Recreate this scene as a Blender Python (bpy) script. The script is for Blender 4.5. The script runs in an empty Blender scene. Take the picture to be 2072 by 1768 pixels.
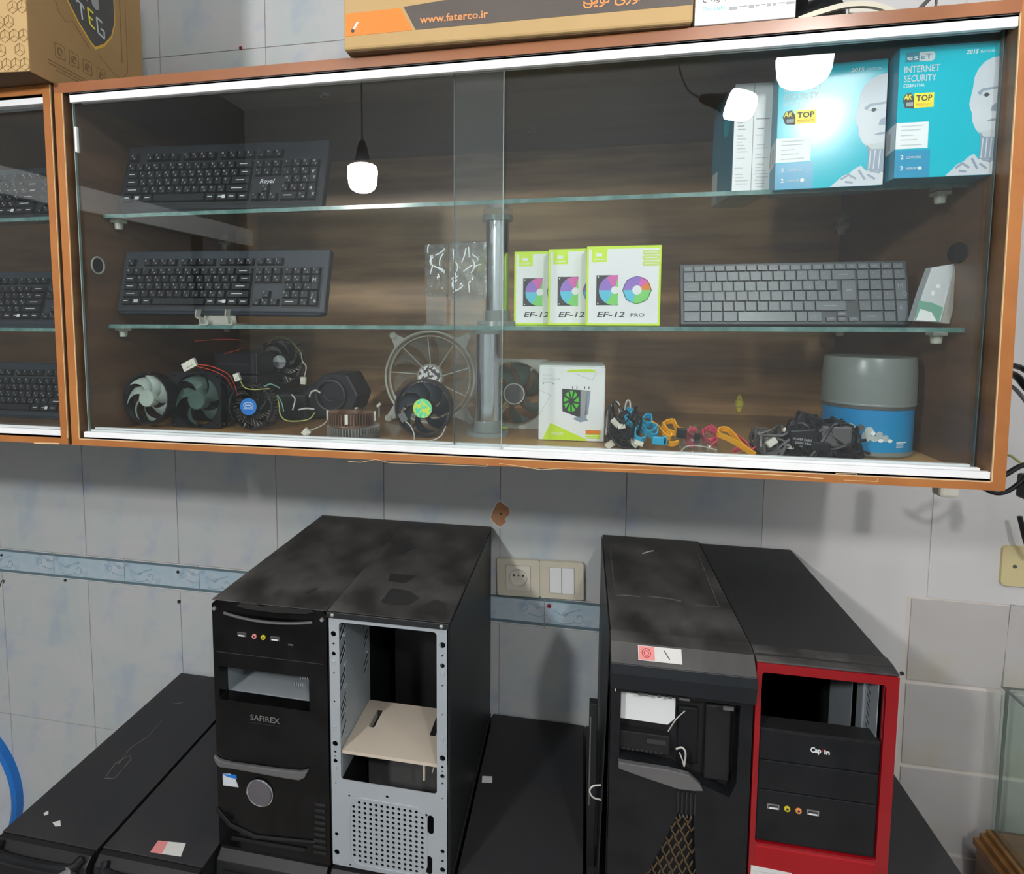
import bpy, bmesh, math, random
import numpy as np
from mathutils import Matrix, Vector
random.seed(7)
PI = math.pi
S = bpy.context.scene
COL = S.collection

# ------------------------------------------------------------------ camera
CF, CPX, CPY = 1258.4288, 919.6598, 745.3973
CYAW, CPIT, CROLL = -0.2042, 0.0841, -0.0007
CLOC = np.array([1.4114, -1.2439, 0.5747])
_f = np.array([math.sin(CYAW)*math.cos(CPIT), math.cos(CYAW)*math.cos(CPIT), -math.sin(CPIT)])
_r = np.array([math.cos(CYAW), -math.sin(CYAW), 0.0]); _d = np.cross(_f, _r)
R_ = _r*math.cos(CROLL)+_d*math.sin(CROLL); D_ = -_r*math.sin(CROLL)+_d*math.cos(CROLL)
RM = np.array([R_, D_, _f])
cam = bpy.data.cameras.new('camera'); co = bpy.data.objects.new('camera', cam); COL.objects.link(co)
cam.sensor_width = 36.0; cam.lens = CF*36.0/2072.0
cam.shift_x = (1036-CPX)/2072.0; cam.shift_y = -(884-CPY)/2072.0
cam.clip_start = 0.02
mw = Matrix.Identity(4)
for i in range(3):
    mw[i][0] = R_[i]; mw[i][1] = -D_[i]; mw[i][2] = -_f[i]; mw[i][3] = CLOC[i]
co.matrix_world = mw
S.camera = co

def _ray(x, y): return RM.T @ np.array([(x-CPX)/CF, (y-CPY)/CF, 1.0])
def A(x, y, Y): v = _ray(x, y); return Vector(CLOC+v*((Y-CLOC[1])/v[1]))
def AZ(x, y, Z): v = _ray(x, y); return Vector(CLOC+v*((Z-CLOC[2])/v[2]))
def AX(x, y, X): v = _ray(x, y); return Vector(CLOC+v*((X-CLOC[0])/v[0]))

# ------------------------------------------------------------------ world, view
w = bpy.data.worlds.new('world'); S.world = w; w.use_nodes = True
w.node_tree.nodes['Background'].inputs[0].default_value = (0.75, 0.8, 0.9, 1)
w.node_tree.nodes['Background'].inputs[1].default_value = 0.02
S.view_settings.view_transform = 'Standard'; S.view_settings.look = 'None'
S.view_settings.exposure = 0.0; S.view_settings.gamma = 1.0; S.view_settings.use_curve_mapping = False
S.cycles.transparent_max_bounces = 32
BULB_E = 250.0
# mirror-derived positions of the three LED bulbs of the room: (centre, axis, strength)
BULBS = [((0.566, -1.996, 1.105), (0, 0, -1), 1.95, .0560), ((1.790, -0.902, 1.030), (0, 0, -1), 0.17, .0460), ((1.927, -2.008, 1.297), (0.95, 0, -0.25), 1.45, .0500)]

# ------------------------------------------------------------------ materials
def mat(name, col, rough=0.5, metal=0.0, col2=None, scale=8.0, detail=4.0, stretch=None, bump=0.0, bscale=None, alpha=1.0, coat=0.0,
        spec=0.5, lo=0.35, hi=0.65, emit=None, rough2=None, col3=None, scale3=3.0, lo3=0.55, hi3=0.7):
    m = bpy.data.materials.new(name); m.use_nodes = True
    nt = m.node_tree; N = nt.nodes; L = nt.links; b = N['Principled BSDF']
    b.inputs['Base Color'].default_value = (*col, 1); b.inputs['Roughness'].default_value = rough
    b.inputs['Metallic'].default_value = metal; b.inputs['Alpha'].default_value = alpha
    b.inputs['Coat Weight'].default_value = coat; b.inputs['Specular IOR Level'].default_value = spec
    b.inputs['Coat Roughness'].default_value = 0.08
    tc = N.new('ShaderNodeTexCoord'); mp = N.new('ShaderNodeMapping'); L.new(tc.outputs['Object'], mp.inputs[0])
    if stretch: mp.inputs['Scale'].default_value = stretch
    nz = N.new('ShaderNodeTexNoise'); nz.inputs['Scale'].default_value = scale; nz.inputs['Detail'].default_value = detail
    L.new(mp.outputs[0], nz.inputs['Vector'])
    c2 = col2 or tuple(min(1, c*1.12+0.004) for c in col)
    rp = N.new('ShaderNodeValToRGB'); rp.color_ramp.elements[0].position = lo; rp.color_ramp.elements[1].position = hi
    rp.color_ramp.elements[0].color = (*col, 1); rp.color_ramp.elements[1].color = (*c2, 1)
    L.new(nz.outputs[0], rp.inputs[0]); out = rp.outputs[0]
    if col3:
        n3 = N.new('ShaderNodeTexNoise'); n3.inputs['Scale'].default_value = scale3; n3.inputs['Detail'].default_value = 3
        L.new(mp.outputs[0], n3.inputs['Vector'])
        r3 = N.new('ShaderNodeValToRGB'); r3.color_ramp.elements[0].position = lo3; r3.color_ramp.elements[1].position = hi3
        r3.color_ramp.elements[0].color = (0, 0, 0, 1); r3.color_ramp.elements[1].color = (1, 1, 1, 1)
        L.new(n3.outputs[0], r3.inputs[0])
        mx = N.new('ShaderNodeMix'); mx.data_type = 'RGBA'
        L.new(r3.outputs[0], mx.inputs[0]); L.new(out, mx.inputs[6]); mx.inputs[7].default_value = (*col3, 1); out = mx.outputs[2]
    L.new(out, b.inputs['Base Color'])
    if rough2 is not None:
        mr = N.new('ShaderNodeMapRange'); mr.inputs[1].default_value = 0.35; mr.inputs[2].default_value = 0.65
        mr.inputs[3].default_value = rough; mr.inputs[4].default_value = rough2
        L.new(nz.outputs[0], mr.inputs[0]); L.new(mr.outputs[0], b.inputs['Roughness'])
    if bump:
        bp = N.new('ShaderNodeBump'); bp.inputs['Strength'].default_value = bump; bp.inputs['Distance'].default_value = 0.002
        if bscale:
            nb = N.new('ShaderNodeTexNoise'); nb.inputs['Scale'].default_value = bscale; L.new(mp.outputs[0], nb.inputs['Vector']); L.new(nb.outputs[0], bp.inputs['Height'])
        else: L.new(nz.outputs[0], bp.inputs['Height'])
        L.new(bp.outputs[0], b.inputs['Normal'])
    if emit:
        b.inputs['Emission Color'].default_value = (*emit[:3], 1); b.inputs['Emission Strength'].default_value = emit[3]
    return m

def glassmat(name, tint=(0.95, 0.985, 0.975), ior=1.5, rough=0.0, body=0.0, bodycol=(0.8, 0.85, 0.85), noise=0.0):
    m = bpy.data.materials.new(name); m.use_nodes = True
    nt = m.node_tree; N = nt.nodes; L = nt.links; N.remove(N['Principled BSDF'])
    o = N['Material Output']; t = N.new('ShaderNodeBsdfTransparent'); t.inputs[0].default_value = (*tint, 1)
    g = N.new('ShaderNodeBsdfGlossy'); g.inputs['Roughness'].default_value = rough; g.inputs[0].default_value = (1, 1, 1, 1)
    fr = N.new('ShaderNodeFresnel'); fr.inputs[0].default_value = ior
    geo = N.new('ShaderNodeNewGeometry'); inv = N.new('ShaderNodeMath'); inv.operation = 'SUBTRACT'; inv.inputs[0].default_value = 1.0
    # use the air-side IOR on both faces of the pane
    mi = N.new('ShaderNodeMix'); mi.data_type = 'FLOAT'; mi.inputs[2].default_value = ior; mi.inputs[3].default_value = 1.0/ior
    L.new(geo.outputs['Backfacing'], mi.inputs[0]); L.new(mi.outputs[0], fr.inputs[0])
    mx = N.new('ShaderNodeMixShader'); L.new(fr.outputs[0], mx.inputs[0]); L.new(t.outputs[0], mx.inputs[1]); L.new(g.outputs[0], mx.inputs[2])
    last = mx.outputs[0]
    if noise:
        tc = N.new('ShaderNodeTexCoord'); nz = N.new('ShaderNodeTexNoise'); nz.inputs['Scale'].default_value = noise; nz.inputs['Detail'].default_value = 3
        bp = N.new('ShaderNodeBump'); bp.inputs['Strength'].default_value = 0.8; bp.inputs['Distance'].default_value = 0.003
        L.new(tc.outputs['Object'], nz.inputs['Vector']); L.new(nz.outputs[0], bp.inputs['Height']); L.new(bp.outputs[0], g.inputs['Normal']); L.new(bp.outputs[0], fr.inputs['Normal'])
    if body:
        d = N.new('ShaderNodeBsdfDiffuse'); d.inputs[0].default_value = (*bodycol, 1)
        m2 = N.new('ShaderNodeMixShader'); m2.inputs[0].default_value = body; L.new(last, m2.inputs[1]); L.new(d.outputs[0], m2.inputs[2]); last = m2.outputs[0]
    L.new(last, o.inputs[0]); return m

M = {}
M['tile'] = mat('glazed_tile', (0.56, 0.565, 0.58), 0.22, col2=(0.50, 0.56, 0.56), scale=9, detail=3, col3=(0.36, 0.43, 0.58), scale3=13, lo3=0.53, hi3=0.86, bump=0.04)
M['grout'] = mat('grout', (0.30, 0.27, 0.26), 0.9, bump=0.2, scale=60)
M['border'] = mat('border_glaze', (0.40, 0.55, 0.64), 0.2, col2=(0.52, 0.60, 0.66), scale=22, col3=(0.30, 0.45, 0.60), scale3=30, lo3=0.58, hi3=0.75)
M['border_line'] = mat('border_line', (0.12, 0.19, 0.22), 0.3)
M['border_white'] = mat('border_white', (0.66, 0.66, 0.66), 0.3)
M['swirl'] = mat('swirl_relief', (0.30, 0.42, 0.54), 0.25, col2=(0.42, 0.52, 0.60), scale=30)
M['plaster'] = mat('painted_plaster', (0.62, 0.62, 0.62), 0.7, col2=(0.66, 0.66, 0.66), scale=3, bump=0.08, bscale=40)
M['plain_tile'] = mat('plain_tile', (0.50, 0.48, 0.47), 0.35, col2=(0.54, 0.53, 0.53), scale=5, col3=(0.50, 0.47, 0.40), scale3=6)
M['plain_grout'] = mat('plain_grout', (0.62, 0.58, 0.54), 0.8)
M['ceiling'] = mat('ceiling_paint', (0.7, 0.7, 0.7), 0.8)
M['roomwall'] = mat('room_wall', (0.46, 0.48, 0.50), 0.6, scale=2)
M['leftwall'] = mat('left_wall', (0.16, 0.165, 0.17), 0.6, scale=2)
M['floor'] = mat('floor_tile', (0.35, 0.33, 0.3), 0.4, scale=5)
M['clay'] = mat('bare_clay', (0.42, 0.20, 0.10), 0.9, col2=(0.50, 0.27, 0.15), scale=60, bump=0.5)
M['edge'] = mat('wood_edge', (0.42, 0.165, 0.045), 0.38, col2=(0.36, 0.13, 0.035), scale=10, stretch=(2, 2, 2))
M['edge_top'] = mat('wood_edge_top', (0.33, 0.135, 0.06), 0.25, col2=(0.28, 0.11, 0.05), scale=10)
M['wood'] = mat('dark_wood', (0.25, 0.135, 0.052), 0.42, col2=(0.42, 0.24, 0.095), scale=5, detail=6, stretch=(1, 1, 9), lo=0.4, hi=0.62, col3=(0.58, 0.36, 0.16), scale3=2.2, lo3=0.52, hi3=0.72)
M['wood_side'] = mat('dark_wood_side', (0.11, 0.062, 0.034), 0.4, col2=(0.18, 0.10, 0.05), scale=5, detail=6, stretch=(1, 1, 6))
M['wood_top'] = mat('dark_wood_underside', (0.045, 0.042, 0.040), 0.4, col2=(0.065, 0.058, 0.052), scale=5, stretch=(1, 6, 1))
M['chip'] = mat('raw_chipboard', (0.62, 0.42, 0.22), 0.8, scale=80)
M['track'] = mat('white_pvc', (0.78, 0.80, 0.82), 0.22)
M['glass'] = glassmat('pane_glass', (0.955, 0.975, 0.972), body=0.0025, bodycol=(0.75, 0.82, 0.85))
M['case_edge'] = mat('case_glass_edge', (0.10, 0.13, 0.12), 0.2, col2=(0.16, 0.20, 0.18))
M['bezeldark'] = mat('dark_bezel', (0.013, 0.013, 0.014), 0.45, spec=.35)
M['wiped'] = mat('wiped_black', (0.030, 0.030, 0.031), 0.45)
M['ghost'] = mat('ghost_letter', (0.12, 0.12, 0.12), 0.4)
M['glass_edge'] = mat('glass_edge', (0.07, 0.17, 0.155), 0.15, col2=(0.16, 0.28, 0.26), scale=60, spec=0.8)
M['pane_edge'] = mat('pane_edge', (0.30, 0.40, 0.39), 0.15, spec=0.8)
M['dark_edge'] = mat('dark_pane_edge', (0.06, 0.085, 0.085), 0.25)
M['shelf_glass'] = glassmat('shelf_glass', (0.93, 0.97, 0.955))
M['chrome'] = mat('chrome', (0.80, 0.84, 0.86), 0.16, 1.0)
M['steel'] = mat('zinc_steel', (0.42, 0.47, 0.51), 0.42, 0.35, col2=(0.46, 0.51, 0.55), scale=6)
M['steel_in'] = mat('zinc_steel_inner', (0.36, 0.41, 0.44), 0.45, 0.3)
M['black'] = mat('black_plastic', (0.008, 0.009, 0.011), 0.35, scale=30, spec=0.3)
M['gloss'] = mat('gloss_black', (0.003, 0.003, 0.0035), 0.12, scale=20, spec=0.28)
M['case'] = mat('black_painted_steel', (0.014, 0.016, 0.018), 0.42, col2=(0.020, 0.022, 0.024), scale=3, rough2=0.5)
M['dust'] = mat('dusty_black', (0.028, 0.028, 0.028), 0.5, col2=(0.115, 0.110, 0.105), scale=9, detail=8, lo=0.36, hi=0.72, stretch=(1.6, 1, 1), rough2=0.8)
M['dust2'] = mat('dusty_black_low', (0.020, 0.021, 0.024), 0.5, col2=(0.038, 0.037, 0.040), scale=5, detail=8, lo=0.4, hi=0.8, rough2=0.65, col3=(0.055, 0.055, 0.053), scale3=7, lo3=0.62, hi3=0.8)
M['smear'] = mat('dust_smear', (0.17, 0.165, 0.155), 0.9, col2=(0.07, 0.07, 0.068), scale=40)
M['kb'] = mat('keyboard_black', (0.010, 0.013, 0.017), 0.42, spec=.35)
M['key'] = mat('key_black', (0.007, 0.009, 0.012), 0.5, spec=.3)
M['kb2'] = mat('keyboard_slate', (0.018, 0.026, 0.036), 0.4, spec=.35)
M['key2'] = mat('key_slate', (0.024, 0.032, 0.042), 0.42)
M['lap'] = mat('laptop_tray', (0.030, 0.036, 0.042), 0.4)
M['lapkey'] = mat('laptop_key', (0.105, 0.122, 0.132), 0.35)
M['lapspace'] = mat('laptop_space', (0.16, 0.19, 0.19), 0.2)
M['legend'] = mat('legend_white', (0.55, 0.58, 0.60), 0.6)
M['legend_dim'] = mat('legend_dim', (0.22, 0.25, 0.27), 0.6)
M['white'] = mat('white_card', (0.74, 0.77, 0.78), 0.4, scale=3)
M['paper'] = mat('paper', (0.62, 0.62, 0.60), 0.7)
M['lime'] = mat('lime_print', (0.52, 0.75, 0.03), 0.4)
M['lime2'] = mat('lime_pale', (0.52, 0.68, 0.15), 0.4)
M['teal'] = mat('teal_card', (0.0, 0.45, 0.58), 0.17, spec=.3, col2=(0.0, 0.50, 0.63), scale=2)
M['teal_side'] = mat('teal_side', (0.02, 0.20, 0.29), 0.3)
M['blue_panel'] = mat('blue_panel', (0.02, 0.28, 0.48), 0.25)
M['yellow'] = mat('yellow_print', (0.80, 0.70, 0.02), 0.4)
M['ink'] = mat('dark_ink', (0.03, 0.03, 0.035), 0.5)
M['grey'] = mat('grey_print', (0.30, 0.32, 0.33), 0.5)
M['greylight'] = mat('light_grey_print', (0.50, 0.54, 0.56), 0.5)
M['pale'] = mat('pale_print', (0.52, 0.57, 0.63), 0.4, col2=(0.60, 0.64, 0.68), scale=12)
M['palesh'] = mat('pale_shade_print', (0.24, 0.30, 0.38), 0.4)
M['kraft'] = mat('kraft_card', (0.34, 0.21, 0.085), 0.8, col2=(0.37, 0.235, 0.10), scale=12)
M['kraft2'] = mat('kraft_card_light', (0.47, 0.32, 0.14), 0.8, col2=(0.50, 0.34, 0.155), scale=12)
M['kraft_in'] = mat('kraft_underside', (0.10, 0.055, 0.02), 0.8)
M['kraft_line'] = mat('kraft_ink', (0.20, 0.12, 0.05), 0.8)
M['orange'] = mat('orange_print', (0.68, 0.20, 0.01), 0.5)
M['orange2'] = mat('orange_letter', (0.75, 0.28, 0.08), 0.5)
M['brownband'] = mat('brown_band', (0.075, 0.06, 0.05), 0.5)
M['gold'] = mat('gold_print', (0.62, 0.38, 0.03), 0.45)
M['charcoal'] = mat('charcoal_print', (0.045, 0.042, 0.042), 0.5)
M['bluep'] = mat('blue_plastic', (0.01, 0.16, 0.55), 0.3)
M['cyan'] = mat('cyan_cable', (0.01, 0.33, 0.58), 0.3, col2=(0.02, 0.40, 0.65))
M['amber'] = mat('amber_cable', (0.90, 0.42, 0.01), 0.35)
M['pink'] = mat('pink_cable', (0.62, 0.07, 0.13), 0.4)
M['redwire'] = mat('red_wire', (0.45, 0.04, 0.02), 0.4)
M['ywire'] = mat('yellow_wire', (0.36, 0.38, 0.10), 0.4)
M['gwire'] = mat('green_wire', (0.16, 0.36, 0.28), 0.4)
M['wwire'] = mat('white_wire', (0.48, 0.47, 0.44), 0.4)
M['cream'] = mat('cream_plastic', (0.60, 0.57, 0.46), 0.35)
M['cream2'] = mat('cream_module', (0.66, 0.64, 0.57), 0.35)
M['beigejb'] = mat('yellowed_plastic', (0.58, 0.50, 0.27), 0.5, scale=6)
M['conn'] = mat('connector_white', (0.62, 0.62, 0.54), 0.45)
M['red'] = mat('gloss_red', (0.27, 0.002, 0.007), 0.14, coat=0.3)
M['redsatin'] = mat('satin_red', (0.33, 0.002, 0.007), 0.35)
M['pinkst'] = mat('pink_sticker', (0.70, 0.25, 0.24), 0.6)
M['beigeshelf'] = mat('beige_steel', (0.50, 0.44, 0.36), 0.5)
M['copper'] = mat('copper', (0.42, 0.24, 0.16), 0.4, 0.8, col2=(0.30, 0.18, 0.12), scale=30)
M['alu'] = mat('aluminium', (0.52, 0.52, 0.50), 0.35, 0.8)
M['frost'] = mat('frosted_blade', (0.46, 0.55, 0.50), 0.35, alpha=0.72)
M['smoke'] = mat('smoky_blade', (0.10, 0.17, 0.15), 0.25, alpha=0.55)
M['clear'] = glassmat('clear_acrylic', (0.93, 0.95, 0.93), 1.7, 0.03, 0.05)
M['clear_rim'] = glassmat('clear_acrylic_rim', (0.85, 0.87, 0.84), 1.9, 0.08, 0.42, (0.72, 0.72, 0.66))
M['wrap'] = glassmat('crinkled_wrap', (0.96, 0.97, 0.97), 2.0, 0.02, 0.02, noise=90)
M['smokelid'] = mat('smoky_lid', (0.20, 0.23, 0.22), 0.3, alpha=0.85, col2=(0.24, 0.27, 0.25), scale=5)
M['cdblue'] = mat('blue_label', (0.01, 0.20, 0.48), 0.22, col2=(0.01, 0.27, 0.56), scale=6)
M['pebble'] = mat('pebble_print', (0.55, 0.60, 0.56), 0.4, col2=(0.35, 0.40, 0.42), scale=60)
M['bezelgrey'] = mat('grey_plastic', (0.085, 0.085, 0.085), 0.4)
M['silver'] = mat('silver_plastic', (0.17, 0.17, 0.175), 0.3, 0.5)
M['btn'] = mat('button_grey', (0.10, 0.095, 0.11), 0.35)
M['bronze'] = mat('bronze_mesh', (0.16, 0.11, 0.06), 0.5, 0.4)
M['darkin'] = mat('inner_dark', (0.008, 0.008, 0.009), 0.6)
for i in range(3): M['bulb%d' % i] = mat('bulb_diffuser', (0.9, 0.9, 0.9), 0.5, emit=(1.0, 0.98, 0.96, BULB_E*BULBS[i][2]))
M['honey'] = mat('honey_wood', (0.14, 0.062, 0.018), 0.4, col2=(0.20, 0.095, 0.026), scale=6, stretch=(1, 6, 6))
M['tape'] = mat('yellow_sticker', (0.60, 0.50, 0.02), 0.4)
M['holo'] = mat('hologram', (0.05, 0.75, 0.45), 0.25, col2=(0.75, 0.80, 0.05), scale=170, lo=0.42, hi=0.58)
M['maze'] = mat('black_white_foil', (0.03, 0.03, 0.03), 0.3, col2=(0.72, 0.72, 0.70), scale=150, detail=1, lo=0.48, hi=0.52)
M['violet'] = mat('violet_print', (0.27, 0.16, 0.55), 0.4, scale=3)
M['magenta'] = mat('magenta_print', (0.60, 0.12, 0.40), 0.4)
M['skyp'] = mat('sky_print', (0.10, 0.50, 0.68), 0.4)
M['greenp'] = mat('green_print', (0.18, 0.60, 0.14), 0.4)
M['brightgreen'] = mat('bright_green_print', (0.07, 0.55, 0.03), 0.4)
M['sup'] = mat('shelf_peg', (0.42, 0.45, 0.38), 0.4)

# ------------------------------------------------------------------ mesh helpers
def tag(o, label=None, cat=None, group=None, kind=None):
    if label: o['label'] = label
    if cat: o['category'] = cat
    if group: o['group'] = group
    if kind: o['kind'] = kind
    return o
class Thing:
    def __init__(s, name, label=None, cat=None, loc=(0, 0, 0), group=None, kind=None, mtx=None):
        s.o = bpy.data.objects.new(name, None); COL.objects.link(s.o); s.o.empty_display_size = 0.02
        s.M = mtx if mtx is not None else Matrix.Translation(Vector(loc)); s.o.matrix_world = s.M
        s.Mi = s.M.inverted(); tag(s.o, label, cat, group, kind)
    def mb(s): return MB(s.Mi)
class MB:
    def __init__(s, M0=None): s.v = []; s.f = []; s.mi = []; s.M = M0
    def add(s, vs, fs, m=0, X=None):
        b = len(s.v)
        for v in vs:
            v = Vector(v)
            if X is not None: v = X @ v
            if s.M is not None: v = s.M @ v
            s.v.append(v)
        for f in fs: s.f.append(tuple(b+i for i in f)); s.mi.append(m)
        return s
    def box(s, x0, x1, y0, y1, z0, z1, m=0, X=None):
        v = [(x0,y0,z0),(x1,y0,z0),(x1,y1,z0),(x0,y1,z0),(x0,y0,z1),(x1,y0,z1),(x1,y1,z1),(x0,y1,z1)]
        return s.add(v, [(0,3,2,1),(4,5,6,7),(0,1,5,4),(1,2,6,5),(2,3,7,6),(3,0,4,7)], m, X)
    def hexa(s, b, t, m=0, X=None):   # bottom 4, top 4
        return s.add(list(b)+list(t), [(0,3,2,1),(4,5,6,7),(0,1,5,4),(1,2,6,5),(2,3,7,6),(3,0,4,7)], m, X)
    def prism(s, pts, ext, m=0, X=None):   # planar polygon extruded by vector
        n = len(pts); e = Vector(ext); p = [Vector(q) for q in pts]
        return s.add(p+[q+e for q in p], [tuple(range(n-1, -1, -1)), tuple(range(n, 2*n))]+[(i, (i+1) % n, n+(i+1) % n, n+i) for i in range(n)], m, X)
    def cyl(s, p0, p1, r0, r1=None, n=20, m=0, X=None, caps=True):
        r1 = r0 if r1 is None else r1; p0 = Vector(p0); p1 = Vector(p1); d = (p1-p0).normalized()
        a = d.orthogonal().normalized(); b = d.cross(a); vs = []
        for p, r in ((p0, r0), (p1, r1)):
            for i in range(n): t = 2*PI*i/n; vs.append(p+(a*math.cos(t)+b*math.sin(t))*r)
        fs = [(i, (i+1) % n, n+(i+1) % n, n+i) for i in range(n)]
        if caps: fs += [tuple(range(n-1, -1, -1)), tuple(range(n, 2*n))]
        return s.add(vs, fs, m, X)
    def lathe(s, prof, c, axis=(0, 0, 1), n=32, m=0, X=None, cap=False, a0=0, a1=2*PI):   # prof: (r, h)
        c = Vector(c); d = Vector(axis).normalized(); a = d.orthogonal().normalized(); b = d.cross(a); vs = []
        full = abs(a1-a0-2*PI) < 1e-6; k = n if full else n+1
        for r, h in prof:
            for i in range(k): t = a0+(a1-a0)*i/n; vs.append(c+d*h+(a*math.cos(t)+b*math.sin(t))*r)
        fs = []
        for j in range(len(prof)-1):
            for i in range(n):
                i2 = (i+1) % k if full else i+1
                fs.append((j*k+i, j*k+i2, (j+1)*k+i2, (j+1)*k+i))
        if cap: fs += [tuple(range(k-1, -1, -1)), tuple(range((len(prof)-1)*k, len(prof)*k))]
        return s.add(vs, fs, m, X)
    def torus(s, c, axis, R, r, n=40, k=8, m=0, X=None, a0=0, a1=2*PI):
        prof = [(R+r*math.cos(2*PI*i/k), r*math.sin(2*PI*i/k)) for i in range(k+1)]
        return s.lathe(prof, c, axis, n, m, X, a0=a0, a1=a1)
    def tube(s, pts, r, n=6, m=0, X=None, smooth=4):
        pts = spl(pts, smooth) if smooth > 1 else [Vector(p) for p in pts]
        vs = []; L = len(pts); up = None
        for i, p in enumerate(pts):
            d = (pts[min(i+1, L-1)]-pts[max(i-1, 0)])
            if d.length < 1e-9: d = Vector((0, 0, 1))
            d.normalize()
            if up is None: up = d.orthogonal().normalized()
            up = (up-d*up.dot(d)); up = up.normalized() if up.length > 1e-6 else d.orthogonal().normalized()
            b = d.cross(up)
            for k in range(n): t = 2*PI*k/n; vs.append(p+(up*math.cos(t)+b*math.sin(t))*r)
        fs = [(i*n+k, i*n+(k+1) % n, (i+1)*n+(k+1) % n, (i+1)*n+k) for i in range(L-1) for k in range(n)]
        fs += [tuple(range(n-1, -1, -1)), tuple(range((L-1)*n, L*n))]
        return s.add(vs, fs, m, X)
    def strap(s, pts, wv, t, m=0, X=None, smooth=4):   # flat cable: width vector (or list) wv, thickness t
        pts = spl(pts, smooth); L = len(pts); vs = []
        for i, p in enumerate(pts):
            d = (pts[min(i+1, L-1)]-pts[max(i-1, 0)]).normalized(); wq = Vector(wv(i/(L-1))) if callable(wv) else Vector(wv)
            nn = d.cross(wq); nn = nn.normalized()*t/2 if nn.length > 1e-7 else Vector((0, 0, t/2))
            vs += [p-wq/2-nn, p+wq/2-nn, p+wq/2+nn, p-wq/2+nn]
        fs = [(i*4+k, i*4+(k+1) % 4, (i+1)*4+(k+1) % 4, (i+1)*4+k) for i in range(L-1) for k in range(4)]
        fs += [(3, 2, 1, 0), tuple((L-1)*4+k for k in range(4))]
        return s.add(vs, fs, m, X)
    def ball(s, c, r, m=0, n=10, sc=(1, 1, 1), X=None):
        c = Vector(c); vs = []; fs = []
        for j in range(n+1):
            ph = PI*j/n
            for i in range(n*2): t = PI*i/n; vs.append(c+Vector((sc[0]*r*math.sin(ph)*math.cos(t), sc[1]*r*math.sin(ph)*math.sin(t), sc[2]*r*math.cos(ph))))
        k = 2*n
        for j in range(n):
            for i in range(k): fs.append((j*k+i, (j+1)*k+i, (j+1)*k+(i+1) % k, j*k+(i+1) % k))
        return s.add(vs, fs, m, X)
    def fill(s, outer, holes, t, m=0, X=None):   # 2D polygon with holes in local XY, extruded +-t/2 in Z
        vs, fs = fill2d(outer, holes, t); return s.add(vs, fs, m, X)
    def mesh(s, name):
        me = bpy.data.meshes.new(name); me.from_pydata([tuple(v) for v in s.v], [], s.f); me.polygons.foreach_set('material_index', s.mi); return me
    def build(s, name, mats, parent=None, bevel=0, smooth=False, label=None, cat=None, group=None, kind=None, seg=2, recalc=True):
        me = s.mesh(name)
        for q in (mats if isinstance(mats, (list, tuple)) else [mats]): me.materials.append(M[q])
        if recalc:
            bm = bmesh.new(); bm.from_mesh(me); bmesh.ops.recalc_face_normals(bm, faces=bm.faces); bm.to_mesh(me); bm.free()
        if smooth: me.polygons.foreach_set('use_smooth', [True]*len(me.polygons)); me.set_sharp_from_angle(angle=math.radians(35))
        me.update()
        o = bpy.data.objects.new(name, me); COL.objects.link(o)
        if parent is not None: o.parent = parent.o if isinstance(parent, Thing) else parent
        if bevel: b = o.modifiers.new('b', 'BEVEL'); b.width = bevel; b.segments = seg; b.limit_method = 'ANGLE'; b.angle_limit = math.radians(40)
        tag(o, label, cat, group, kind); return o
def spl(pts, k=4):
    P = [Vector(p) for p in pts]
    if len(P) < 3: return P
    out = []; Q = [P[0]*2-P[1]]+P+[P[-1]*2-P[-2]]
    for i in range(1, len(Q)-2):
        a, b, c, d = Q[i-1:i+3]
        for j in range(k):
            t = j/k; out.append(0.5*((2*b)+(c-a)*t+(2*a-5*b+4*c-d)*t*t+(3*b-a-3*c+d)*t**3))
    out.append(P[-1]); return out
_dg = None
def curve_mesh(cu):
    o = bpy.data.objects.new('tmp', cu); COL.objects.link(o)
    dg = bpy.context.evaluated_depsgraph_get(); dg.update(); me = bpy.data.meshes.new_from_object(o.evaluated_get(dg))
    vs = [tuple(v.co) for v in me.vertices]; fs = [tuple(p.vertices) for p in me.polygons]
    bpy.data.meshes.remove(me); bpy.data.objects.remove(o); return vs, fs
def fill2d(outer, holes, t):
    cu = bpy.data.curves.new('c', 'CURVE'); cu.dimensions = '2D'; cu.fill_mode = 'BOTH'; cu.extrude = t/2
    for poly in [outer]+list(holes):
        sp = cu.splines.new('POLY'); sp.points.add(len(poly)-1)
        for i, q in enumerate(poly): sp.points[i].co = (q[0], q[1], 0, 1)
        sp.use_cyclic_u = True
    r = curve_mesh(cu); bpy.data.curves.remove(cu); return r
_tx = {}
def text2d(txt, shear=0.0, bold=0.0):
    k = (txt, shear, bold)
    if k not in _tx:
        cu = bpy.data.curves.new('t', 'FONT'); cu.body = txt; cu.size = 1; cu.shear = shear; cu.offset = bold; cu.resolution_u = 2; cu.fill_mode = 'FRONT'
        vs, fs = curve_mesh(cu); bpy.data.curves.remove(cu)
        if not vs: vs = [(0, 0, 0)]; fs = []
        xs = [v[0] for v in vs]; ys = [v[1] for v in vs]
        _tx[k] = (vs, fs, min(xs), max(xs), min(ys), max(ys))
    return _tx[k]
def circ(cx, cy, r, n=12, sx=1, sy=1): return [(cx+sx*r*math.cos(2*PI*i/n), cy+sy*r*math.sin(2*PI*i/n)) for i in range(n)]
def rrect(x0, y0, x1, y1, r, k=4):
    out = []
    for cx, cy, a in ((x1-r, y0+r, -PI/2), (x1-r, y1-r, 0), (x0+r, y1-r, PI/2), (x0+r, y0+r, PI)):
        for i in range(k+1): t = a+PI/2*i/k; out.append((cx+r*math.cos(t), cy+r*math.sin(t)))
    return out
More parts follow.
